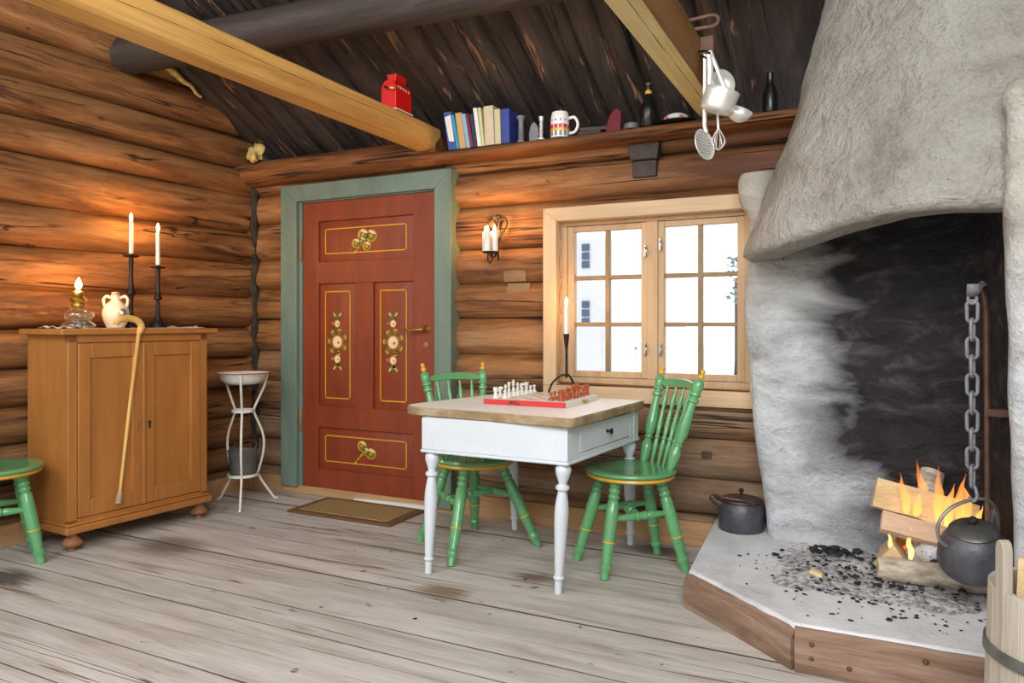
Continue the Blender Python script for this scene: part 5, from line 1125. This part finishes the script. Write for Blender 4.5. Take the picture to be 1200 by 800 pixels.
for i, (dx, dy, h) in enumerate(((-0.027, -0.075, 0.112), (0.004, -0.115, 0.108), (0.026, -0.070, 0.114))):
    cc = placed('candle', (-1.93 + dx, 3.70 + dy, 1.541), ['white sconce candle on the side towards the door', 'white sconce candle standing in front of the other two', 'white sconce candle on the side towards the window'][i], 'candle', 'candles in the wall sconce')
    mb = MB(); mb.lathe([(0.020, 0), (0.0205, 0.005), (0.0200, h - 0.004), (0.016, h), (0.004, h - 0.006)], n=20); o = mb.build('wax', 'candle', smooth=50); o.parent = cc
    mb = MB(); mb.tube([(0, 0, h - 0.006), (0, 0, h + 0.006)], 0.0012, 6); o = mb.build('wick', 'char'); o.parent = cc
    flame_mesh(0.034, 0.0085, 'flame', cc, (0, 0, h + 0.001))
mb = MB(); mb.hexa([(-1.905, 3.747, 1.375), (-1.765, 3.747, 1.375), (-1.765, 3.79, 1.375), (-1.905, 3.79, 1.375), (-1.91, 3.747, 1.445), (-1.765, 3.747, 1.445), (-1.765, 3.79, 1.445), (-1.91, 3.79, 1.445)])
mb.hexa([(-1.895, 3.748, 1.295), (-1.745, 3.748, 1.295), (-1.745, 3.79, 1.295), (-1.895, 3.79, 1.295), (-1.880, 3.748, 1.368), (-1.74, 3.748, 1.368), (-1.74, 3.79, 1.368), (-1.880, 3.79, 1.368)])
tag(mb.build('wood_patch', 'patch', bevel=0.004), 'pale wooden patch let into the logs below the sconce', 'patch')
mb = MB(); mb.hexa([(-1.14, 3.715, 1.995), (-0.995, 3.715, 1.995), (-0.995, 3.79, 1.995), (-1.14, 3.79, 1.995), (-1.155, 3.71, 2.083), (-0.98, 3.71, 2.083), (-0.98, 3.79, 2.083), (-1.155, 3.79, 2.083)]).box(-1.13, -1.0, 3.722, 3.79, 1.905, 1.992)
tag(mb.build('ledge_bracket', 'black_wood', bevel=0.006), 'blackened wooden block under the ledge above the window', 'bracket')
mb = MB(); mb.box(-0.772, -0.722, 3.738, 3.79, 0.445, 0.483); tag(mb.build('wood_plug', paint('dark_brown_plug', (84, 64, 48), 0.7, 0.3, 20), bevel=0.003), 'small dark square plug set in a lower log beside the fireplace', 'plug')
mb = MB()
for k in range(7): mb.blob((wall_lx(3.6) + 0.09 + 0.018 * (k % 4), 3.70 - 0.012 * k, 2.315 - 0.018 * (k // 2) + 0.02 * (k % 2)), 0.035, k, 2, (1, 0.8, 1), 0.7)
tag(mb.build('insulation_tuft', 'foam', smooth=60), 'yellow insulation tuft bulging from the corner under the roof', 'insulation')
mb = MB(); pth = [(wall_lx(y) + 0.03 + 0.012 * nz(y * 20), y, roof_z(y) - 0.045 + 0.014 * nz(y * 16, 4)) for y in [2.96 + 0.02 * k for k in range(18)]]
mb.tube(pth, [0.008 + 0.030 * (1 - k / 17) * (0.7 + 0.6 * nz(k * 0.9, 7)) for k in range(18)], 10)
tag(mb.build('insulation_tuft', 'foam', smooth=60), 'strip of pale insulation along the gable log under the roof edge', 'insulation')

# ------------------------------------------------------------------ red box on the beam
rb = placed('red_box', (-2.372, 3.345, 2.306), 'bright red wooden box with rounded top and crank standing on the beam', 'box')
mb = MB(); prof = [(-0.048, 0.006), (0.048, 0.006), (0.048, 0.12)] + [(0.048 * cos(a), 0.12 + 0.050 * sin(a)) for a in [pi * k / 14 for k in range(1, 14)]] + [(-0.048, 0.12)]
mb.prism(prof, lambda x, z: (x, -0.075, z), lambda x, z: (x, 0.075, z)); o = mb.build('body', 'red_box', smooth=30, bevel=0.002); o.parent = rb
mb = MB(); mb.box(-0.054, 0.056, -0.080, 0.082, 0.0, 0.006); o = mb.build('base', 'board_white'); o.parent = rb
mb = MB(); mb.hexa([(-0.022, -0.045, 0.160), (0.026, -0.045, 0.160), (0.026, 0.045, 0.160), (-0.022, 0.045, 0.160), (-0.030, -0.052, 0.205), (0.034, -0.052, 0.205), (0.034, 0.052, 0.205), (-0.030, 0.052, 0.205)]); o = mb.build('neck', 'red_box', bevel=0.002); o.parent = rb
mb = MB(); mb.tube(spline([(-0.018, -0.073, 0.132), (-0.018, -0.088, 0.130), (-0.008, -0.090, 0.122), (0.02, -0.092, 0.116)]), 0.004, 8); cr2 = mb.build('crank', 'iron'); cr2.parent = rb
mb = MB(); mb.lathe([(0.005, 0), (0.008, 0.3), (0.008, 0.8), (0.005, 1)], (0.018, -0.092, 0.117), (0.050, -0.094, 0.108), 10); o = mb.build('grip', 'stick'); o.parent = cr2
mb = MB()
for k in range(5): mb.box(0.0475, 0.0487, -0.055 + 0.024 * k, -0.041 + 0.024 * k, 0.128 - 0.002 * k, 0.133 - 0.002 * k).box(0.0475, 0.0487, -0.052 + 0.024 * k, -0.048 + 0.024 * k, 0.122 - 0.002 * k, 0.138 - 0.002 * k)
o = mb.build('white_lettering', 'board_white'); o.parent = rb

# ------------------------------------------------------------------ books and bits on the ledge
books = [(0.060, 0.222, (62, 82, 150), 'tall blue and white magazine leaning first in the book row', 9), (0.020, 0.200, (48, 160, 190), 'thin turquoise book near the left of the row', 11), (0.048, 0.208, (202, 160, 104), 'tan cloth-bound book in the row', 9), (0.028, 0.198, (140, 176, 198), 'light blue book in the row', 10), (0.020, 0.196, (128, 34, 52), 'thin dark red book in the row', 10), (0.024, 0.190, (44, 46, 82), 'navy blue book beside the dark red one', 9), (0.028, 0.222, (232, 230, 214), 'slim white book in the row', 8), (0.020, 0.220, (208, 204, 150), 'slim yellow-green book in the row', 7), (0.070, 0.222, (206, 188, 156), 'thick beige book, the tallest in the row', 3), (0.042, 0.196, (200, 190, 146), 'cream book beside the thick beige one', 2), (0.060, 0.192, (48, 60, 140), 'thick royal blue book ending the row', 1)]
x = -2.215
for (w, h, rgb, lab, leand) in books:
    w *= 0.86
    b = placed('book', (x + 0.02, 3.61, LEDGE), lab, 'book', 'books in a row on the ledge'); ln = math.tan(radians(leand))
    def sh(p): return (p[0] - p[2] * ln, p[1], p[2])
    mb = MB(); dp = 0.125; t = min(0.003, w * 0.2)
    for (a0, a1, y0, y1, z0, z1) in ((0, t, 0, dp, 0, h), (w - t, w, 0, dp, 0, h), (t, w - t, 0, 0.003, 0, h)):
        mb.hexa([sh(p) for p in ((a0, y0, z0), (a1, y0, z0), (a1, y1, z0), (a0, y1, z0), (a0, y0, z1), (a1, y0, z1), (a1, y1, z1), (a0, y1, z1))])
    o = mb.build('cover', paint('book_cover', rgb, 0.5, 0.1, 20), bevel=0.001); o.parent = b
    a0, a1, y0, y1, z0, z1 = t, w - t, 0.003, dp - 0.004, 0.004, h - 0.005; mb = MB(); mb.hexa([sh(p) for p in ((a0, y0, z0), (a1, y0, z0), (a1, y1, z0), (a0, y1, z0), (a0, y0, z1), (a1, y0, z1), (a1, y1, z1), (a0, y1, z1))]); o = mb.build('pages', 'board_white'); o.parent = b
    if lab.startswith('tall blue'):
        mb = MB(); mb.prism([(0.012, 0.05), (w - 0.006, 0.045), (w - 0.006, h - 0.02), (0.004, h - 0.03)], lambda u, v: sh((u, -0.0012, v)), lambda u, v: sh((u, 0.001, v))); o = mb.build('pale_panel', 'board_white'); o.parent = b
    x += w + 0.0035
def solid(name, prof, loc, mat, label, cat, n=24, **k):
    mb = MB(); mb.lathe(prof, n=n); o = mb.build(name, mat, smooth=45, **k); o.location = loc; return tag(o, label, cat)
solid('grey_pillar_stand', [(0.024, 0), (0.024, 0.006), (0.017, 0.014), (0.015, 0.115), (0.019, 0.130), (0.026, 0.137), (0.026, 0.146)], (-1.745, 3.645, LEDGE), 'grey_iron', 'grey metal pillar stand beside the royal blue book', 'stand')
mb = MB(); mb.prism([(-0.028, 0), (0.028, 0), (0.030, 0.045), (0.020, 0.088), (0.0, 0.108), (-0.020, 0.088), (-0.030, 0.045)], lambda x, z: (-1.668 + x, 3.645, LEDGE + z), lambda x, z: (-1.668 + x, 3.67, LEDGE + z)); tag(mb.build('pointed_iron_sole', 'grey_iron', bevel=0.003), 'dark pointed iron plate standing between pillar and glass candlestick', 'iron')
cg = placed('glass_candlestick', (-1.622, 3.645, LEDGE), 'clear barley-twist candlestick left of the patterned mug', 'candlestick')
mb = MB(); mb.lathe([(0.028, 0), (0.028, 0.005), (0.010, 0.012), (0.008, 0.016)], n=20); mb.tube([(0.0045 * cos(k * 0.7), 0.0045 * sin(k * 0.7), 0.014 + 0.0024 * k) for k in range(36)], 0.0065, 8).tube([(-0.0045 * cos(k * 0.7), -0.0045 * sin(k * 0.7), 0.014 + 0.0024 * k) for k in range(36)], 0.0065, 8)
o = mb.build('twisted_stem', 'alu'); o.parent = cg
mb = MB(); mb.lathe([(0.008, 0.098), (0.013, 0.106), (0.012, 0.118), (0.015, 0.124), (0.015, 0.128), (0.010, 0.124)], n=18); o = mb.build('socket', 'alu'); o.parent = cg
mg = placed('mug', (-1.515, 3.655, LEDGE), 'white mug with red and yellow folk pattern on the ledge', 'mug', None, radians(14)); mg.scale = (1.06, 1.06, 1.12)
mb = MB(); mb.lathe([(0.045, 0), (0.0475, 0.004), (0.0475, 0.095), (0.043, 0.118), (0.041, 0.124), (0.038, 0.122), (0.043, 0.02), (0.001, 0.012)], n=36); o = mb.build('cup', 'enamel', smooth=50); o.parent = mg
mb = MB(); mb.tube(spline([(0.046, 0, 0.095), (0.075, 0, 0.098), (0.092, 0, 0.065), (0.078, 0, 0.030), (0.046, 0, 0.022)]), 0.0075, 10); o = mb.build('handle', 'enamel'); o.parent = mg
mb = MB()
for k in range(12):
    a = 2 * pi * k / 12 + 0.2
    for (z, w, h, m) in ((0.052, 0.010, 0.010, 0), (0.036, 0.011, 0.007, 1), (0.082, 0.004, 0.005, 0), (0.018, 0.006, 0.012, 2)):
        mb.mat(m); c = (0.0470 * cos(a), 0.0470 * sin(a), z); mb.obox(c, (-sin(a) * w, cos(a) * w, 0), (cos(a) * 0.0015, sin(a) * 0.0015, 0), (0, 0, h))
o = mb.build('folk_pattern', ['red_board', 'yellow', 'grey_iron'], bevel=0.002); o.parent = mg
mb = MB(); mb.box(-1.40, -1.275, 3.63, 3.73, LEDGE, LEDGE + 0.016).obox((-1.32, 3.68, LEDGE + 0.026), (0.075, 0.01, 0), (-0.005, 0.045, 0), (0, 0, 0.0095)); tag(mb.build('flat_boards', 'black_wood', bevel=0.002), 'flat dark wooden pieces stacked right of the mug', 'boards')
mb = MB(); mb.prism([(-0.042, 0), (0.036, 0), (0.036, 0.098), (0.018, 0.122), (-0.002, 0.122), (-0.028, 0.088), (-0.042, 0.03)], lambda x, z: (-1.205 + x, 3.63 + z * 0.25, LEDGE + z), lambda x, z: (-1.205 + x, 3.655 + z * 0.25, LEDGE + z)); tag(mb.build('red_plaque', paint('oxblood_leather', (112, 44, 50), 0.35, 0.15), bevel=0.004), 'small dark red plaque leaning up on the ledge', 'plaque')
solid('flat_tin', [(0.040, 0), (0.042, 0.003), (0.042, 0.022), (0.040, 0.028), (0.038, 0.030), (0.001, 0.030)], (-1.112, 3.655, LEDGE), 'zinc', 'low grey tin beside the tall black bottle', 'tin')
bt = placed('bottle', (-1.025, 3.66, LEDGE), 'tall black glass bottle standing above the window', 'bottle')
mb = MB(); mb.lathe([(0.040, 0), (0.044, 0.004), (0.044, 0.085), (0.038, 0.115), (0.022, 0.150), (0.016, 0.175), (0.015, 0.208), (0.018, 0.212), (0.018, 0.222), (0.013, 0.224)], n=28); o = mb.build('glass', 'bottle', smooth=50); o.parent = bt
mb = MB(); mb.lathe([(0.0172, 0.172), (0.0182, 0.178), (0.0165, 0.190)], n=20, caps=False); o = mb.build('foil_collar', 'gold'); o.parent = bt
mb = MB(); mb.lathe([(0.0172, 0.221), (0.0172, 0.228), (0.008, 0.230)], n=20); o = mb.build('cap', 'rust'); o.parent = bt
solid('dark_plate', [(0.055, 0), (0.070, 0.004), (0.105, 0.012), (0.105, 0.015), (0.068, 0.008), (0.001, 0.006)], (-0.885, 3.69, LEDGE), 'iron', 'dark plate lying flat under the white dish on the ledge', 'plate')
dh = placed('white_dish', (-0.885, 3.665, LEDGE + 0.010), 'white boat-shaped dish with red rosettes on the dark plate', 'dish')
mb = MB(); rows = []
for k in range(17):
    s = lerp(-1, 1, k / 16); e = max(0.15, (1 - s * s) ** 0.6); rows.append([(s * 0.062, 0.028 * e * cos(a), 0.006 + 0.018 * (1 + 0.25 * (1 - s * s)) + 0.022 * e * sin(a) * (1 if sin(a) > 0 else 0.75)) for a in [2 * pi * j / 14 for j in range(14)]])
mb.grid(rows, wrap=True); mb.addf(list(range(14))); mb.addf([16 * 14 + j for j in range(14)]); o = mb.build('body', 'enamel', smooth=60); o.parent = dh
mb = MB()
for x in (-0.042, 0.034): mb.lathe([(0.010, 0), (0.009, 1)], (x, -0.022, 0.022), (x, -0.031, 0.022), 12)
o = mb.build('rosette', 'red_board'); o.parent = dh
mb = MB(); mb.lathe([(0.034, 0), (0.036, 0.004), (0.034, 0.09), (0.018, 0.135), (0.014, 0.165), (0.017, 0.175), (0.016, 0.192), (0.008, 0.195)], n=24); o = mb.build('bottle', 'bottle', smooth=50); o.location = (-0.43, 3.66, LEDGE); tag(o, 'small dark bottle standing beside the fireplace hood', 'bottle')

# ------------------------------------------------------------------ ladles on the beam
HK = (-0.605, 3.03, 2.24)
hk = placed('iron_hook', HK, 'iron hook on the beam carrying the bunch of ladles', 'hook')
mb = MB(); mb.tube(spline([(-0.036, 0.012, 0.02), (-0.012, 0.004, 0.018), (0.012, -0.004, 0.006), (0.014, -0.012, -0.014), (0.0, -0.02, -0.020), (-0.012, -0.022, -0.008)]), 0.0045, 8); o = mb.build('rod', 'iron'); o.parent = hk
mb = MB(); mb.tube(spline([(-0.70, 3.06, 2.405), (-0.63, 3.06, 2.408), (-0.58, 3.055, 2.406), (-0.56, 3.05, 2.385), (-0.575, 3.04, 2.357), (-0.63, 3.03, 2.352), (-0.70, 3.03, 2.352)], 6), 0.008, 10)
tag(mb.build('iron_staple', 'rust'), 'rusty U-shaped iron staple on the beam top above the ladles', 'staple')
mb = MB(); mb.box(-0.642, -0.585, 3.07, 3.11, 2.255, 2.335).box(-0.63, -0.60, 3.06, 3.10, 2.235, 2.26); tag(mb.build('iron_clasp', 'rust', bevel=0.006), 'rusty iron block bolted to the beam beside the ladles', 'clasp')
RH = radians(26.3)
def utensil(name, label, dx, dy, dz): return placed(name, (HK[0] + dx * cos(RH) - dy * sin(RH), HK[1] + dx * sin(RH) + dy * cos(RH), HK[2] + dz), label, 'kitchen utensil', 'ladles hanging from the beam', RH)
def bowl(mb, c, axis, r, depth, th=0.002, n=26, flat=False):
    prof = []
    K = 8
    for k in range(K + 1):
        t = k / K; a = t * pi / 2; prof.append((max(0.0005, r * sin(a)) if not flat else [0.0005, 0.5 * r, 0.8 * r, 0.9 * r, 0.94 * r, 0.97 * r, 0.98 * r, 0.99 * r, r][k], -depth * cos(a) if not flat else [-depth, -depth, -depth, -depth * 0.95, -depth * 0.8, -depth * 0.6, -depth * 0.4, -depth * 0.2, 0][k]))
    inner = [(max(0.0004, p[0] - th), p[1] + th) for p in reversed(prof)]
    d = Vector(axis).normalized(); c = Vector(c); full = prof + inner
    mb.lathe([(p[0], p[1]) for p in full], c, c + d, n, caps=False); return mb
# skimmer
u = utensil('skimmer', 'flat perforated skimmer hanging lowest of the ladles', 0, 0, 0)
mb = MB(); mb.tube([(-0.010, -0.016, -0.005), (-0.012, -0.018, -0.30), (-0.004, -0.02, -0.325)], 0.0075, 8, flat=((0, 1, 0), 0.3)); o = mb.build('handle', 'alu'); o.parent = u
mb = MB(); bowl(mb, (-0.013, -0.022, -0.375), (0.62, -0.74, 0.15), 0.066, 0.010); ds = mb.build('disc', 'alu', smooth=60); ds.parent = u
mb = MB(); dax = Vector((0.62, -0.74, 0.15)).normalized(); e1 = dax.cross(Vector((0, 0, 1))).normalized(); e2 = e1.cross(dax); cc = Vector((-0.013, -0.022, -0.375)) - dax * 0.0055
for i in range(-4, 5):
    for j in range(-4, 5):
        if i * i + j * j <= 17: p = cc + e1 * (i * 0.0125) + e2 * (j * 0.0125); q = (i * i + j * j) * 0.0125 ** 2; p += dax * (q / 0.066 ** 2 * 0.006); mb.lathe([(0.0022, 0), (0.0022, 1)], p - dax * 0.001, p + dax * 0.0016, 6)
o = mb.build('perforation', 'grey_iron'); o.parent = ds; o['kind'] = 'stuff'
# dipper
u = utensil('dipper', 'deep aluminium dipper hanging in the middle of the bunch', 0, 0, 0)
mb = MB(); mb.tube(spline([(0.006, -0.022, -0.008), (0.010, -0.026, -0.07), (0.007, -0.028, -0.115), (0.010, -0.024, -0.15)]), 0.011, 8, flat=((0, 1, 0), 0.25)); o = mb.build('handle', 'alu'); o.parent = u
mb = MB(); bowl(mb, (0.052, -0.055, -0.165), (0.30, -0.18, 0.93), 0.070, 0.088, flat=True); o = mb.build('bowl', 'alu', smooth=50); o.parent = u
# ladle to the right
u = utensil('ladle', 'long-handled round ladle slanting out beside the fireplace hood', 0, 0, 0)
mb = MB(); mb.tube([(0.012, -0.010, 0.012), (0.06, -0.012, -0.11), (0.108, -0.020, -0.222)], 0.0085, 8, flat=((0, 1, 0), 0.35)); o = mb.build('handle', 'alu'); o.parent = u
mb = MB(); bowl(mb, (0.132, -0.025, -0.235), (0.25, -0.55, 0.80), 0.053, 0.05); o = mb.build('bowl', 'alu', smooth=60); o.parent = u
# ladle behind
u = utensil('ladle', 'round ladle bowl turned to the room behind the dipper', 0, 0, 0)
mb = MB(); mb.tube([(0.004, -0.004, -0.005), (0.014, 0.012, -0.08)], 0.0075, 8, flat=((0, 1, 0), 0.35)); o = mb.build('handle', 'alu'); o.parent = u
mb = MB(); bowl(mb, (0.074, 0.018, -0.108), (0.30, -0.92, 0.12), 0.058, 0.045); o = mb.build('bowl', 'alu', smooth=60); o.parent = u
# whisk
u = utensil('whisk', 'small wire whisk hanging behind the dipper', 0, 0, 0)
mb = MB(); mb.tube([(0.002, 0.008, -0.008), (0.045, 0.006, -0.18), (0.050, 0.004, -0.31)], 0.0055, 8); o = mb.build('handle', 'alu'); o.parent = u
for k in range(4):
    a = pi * k / 4; mb = MB(); mb.tube(spline([(0.050, 0.004, -0.30), (0.050 + 0.020 * cos(a), 0.004 + 0.020 * sin(a), -0.335), (0.050 + 0.027 * cos(a), 0.004 + 0.027 * sin(a), -0.365), (0.050, 0.004, -0.392), (0.050 - 0.027 * cos(a), 0.004 - 0.027 * sin(a), -0.365), (0.050 - 0.020 * cos(a), 0.004 - 0.020 * sin(a), -0.335), (0.050, 0.004, -0.30)]), 0.0018, 6); o = mb.build('wire_loop', 'alu'); o.parent = u

# ------------------------------------------------------------------ light: overcast sky, and fill lamps added high behind the viewer
w = bpy.data.worlds.new('overcast_sky'); SC.world = w; w.use_nodes = True
bg = w.node_tree.nodes['Background']; bg.inputs['Color'].default_value = (0.95, 0.98, 1.0, 1); bg.inputs['Strength'].default_value = 1.0
_t = w.node_tree; _tc = _t.nodes.new('ShaderNodeTexCoord'); _sp = _t.nodes.new('ShaderNodeSeparateXYZ'); _mr = _t.nodes.new('ShaderNodeMapRange')   # bright hazy sky beyond the window, duller behind
_t.links.new(_tc.outputs['Generated'], _sp.inputs[0]); _t.links.new(_sp.outputs['Y'], _mr.inputs[0])
for _i, _v in enumerate((-0.3, 0.6, 1.35, 2.6)): _mr.inputs[_i + 1].default_value = _v
_t.links.new(_mr.outputs[0], bg.inputs['Strength'])
def area(name, loc, target, sx, sy, power, rgb=(1, 1, 1)):
    l = bpy.data.lights.new(name, 'AREA'); l.shape = 'RECTANGLE'; l.size, l.size_y = sx, sy; l.energy = power; l.color = rgb
    o = bpy.data.objects.new(name, l); COL.objects.link(o); o.location = loc; d = Vector(target) - Vector(loc); o.rotation_euler = d.to_track_quat('-Z', 'Y').to_euler(); return o
area('rear_fill_light', (0.2, -0.7, 2.9), (-1.1, 2.9, 0.5), 2.0, 1.5, 128)  # unseen lamp added overhead to brighten floor and tabletop
area('rear_fill_light', (-2.7, -0.6, 2.7), (-0.9, 3.0, 0.5), 1.5, 1.2, 46)
vs = SC.view_settings; vs.view_transform = 'Standard'; vs.look = 'None'; vs.exposure = 0.0; vs.gamma = 1.0; vs.use_curve_mapping = False
SC.cycles.max_bounces = 8; SC.cycles.sample_clamp_indirect = 6.0
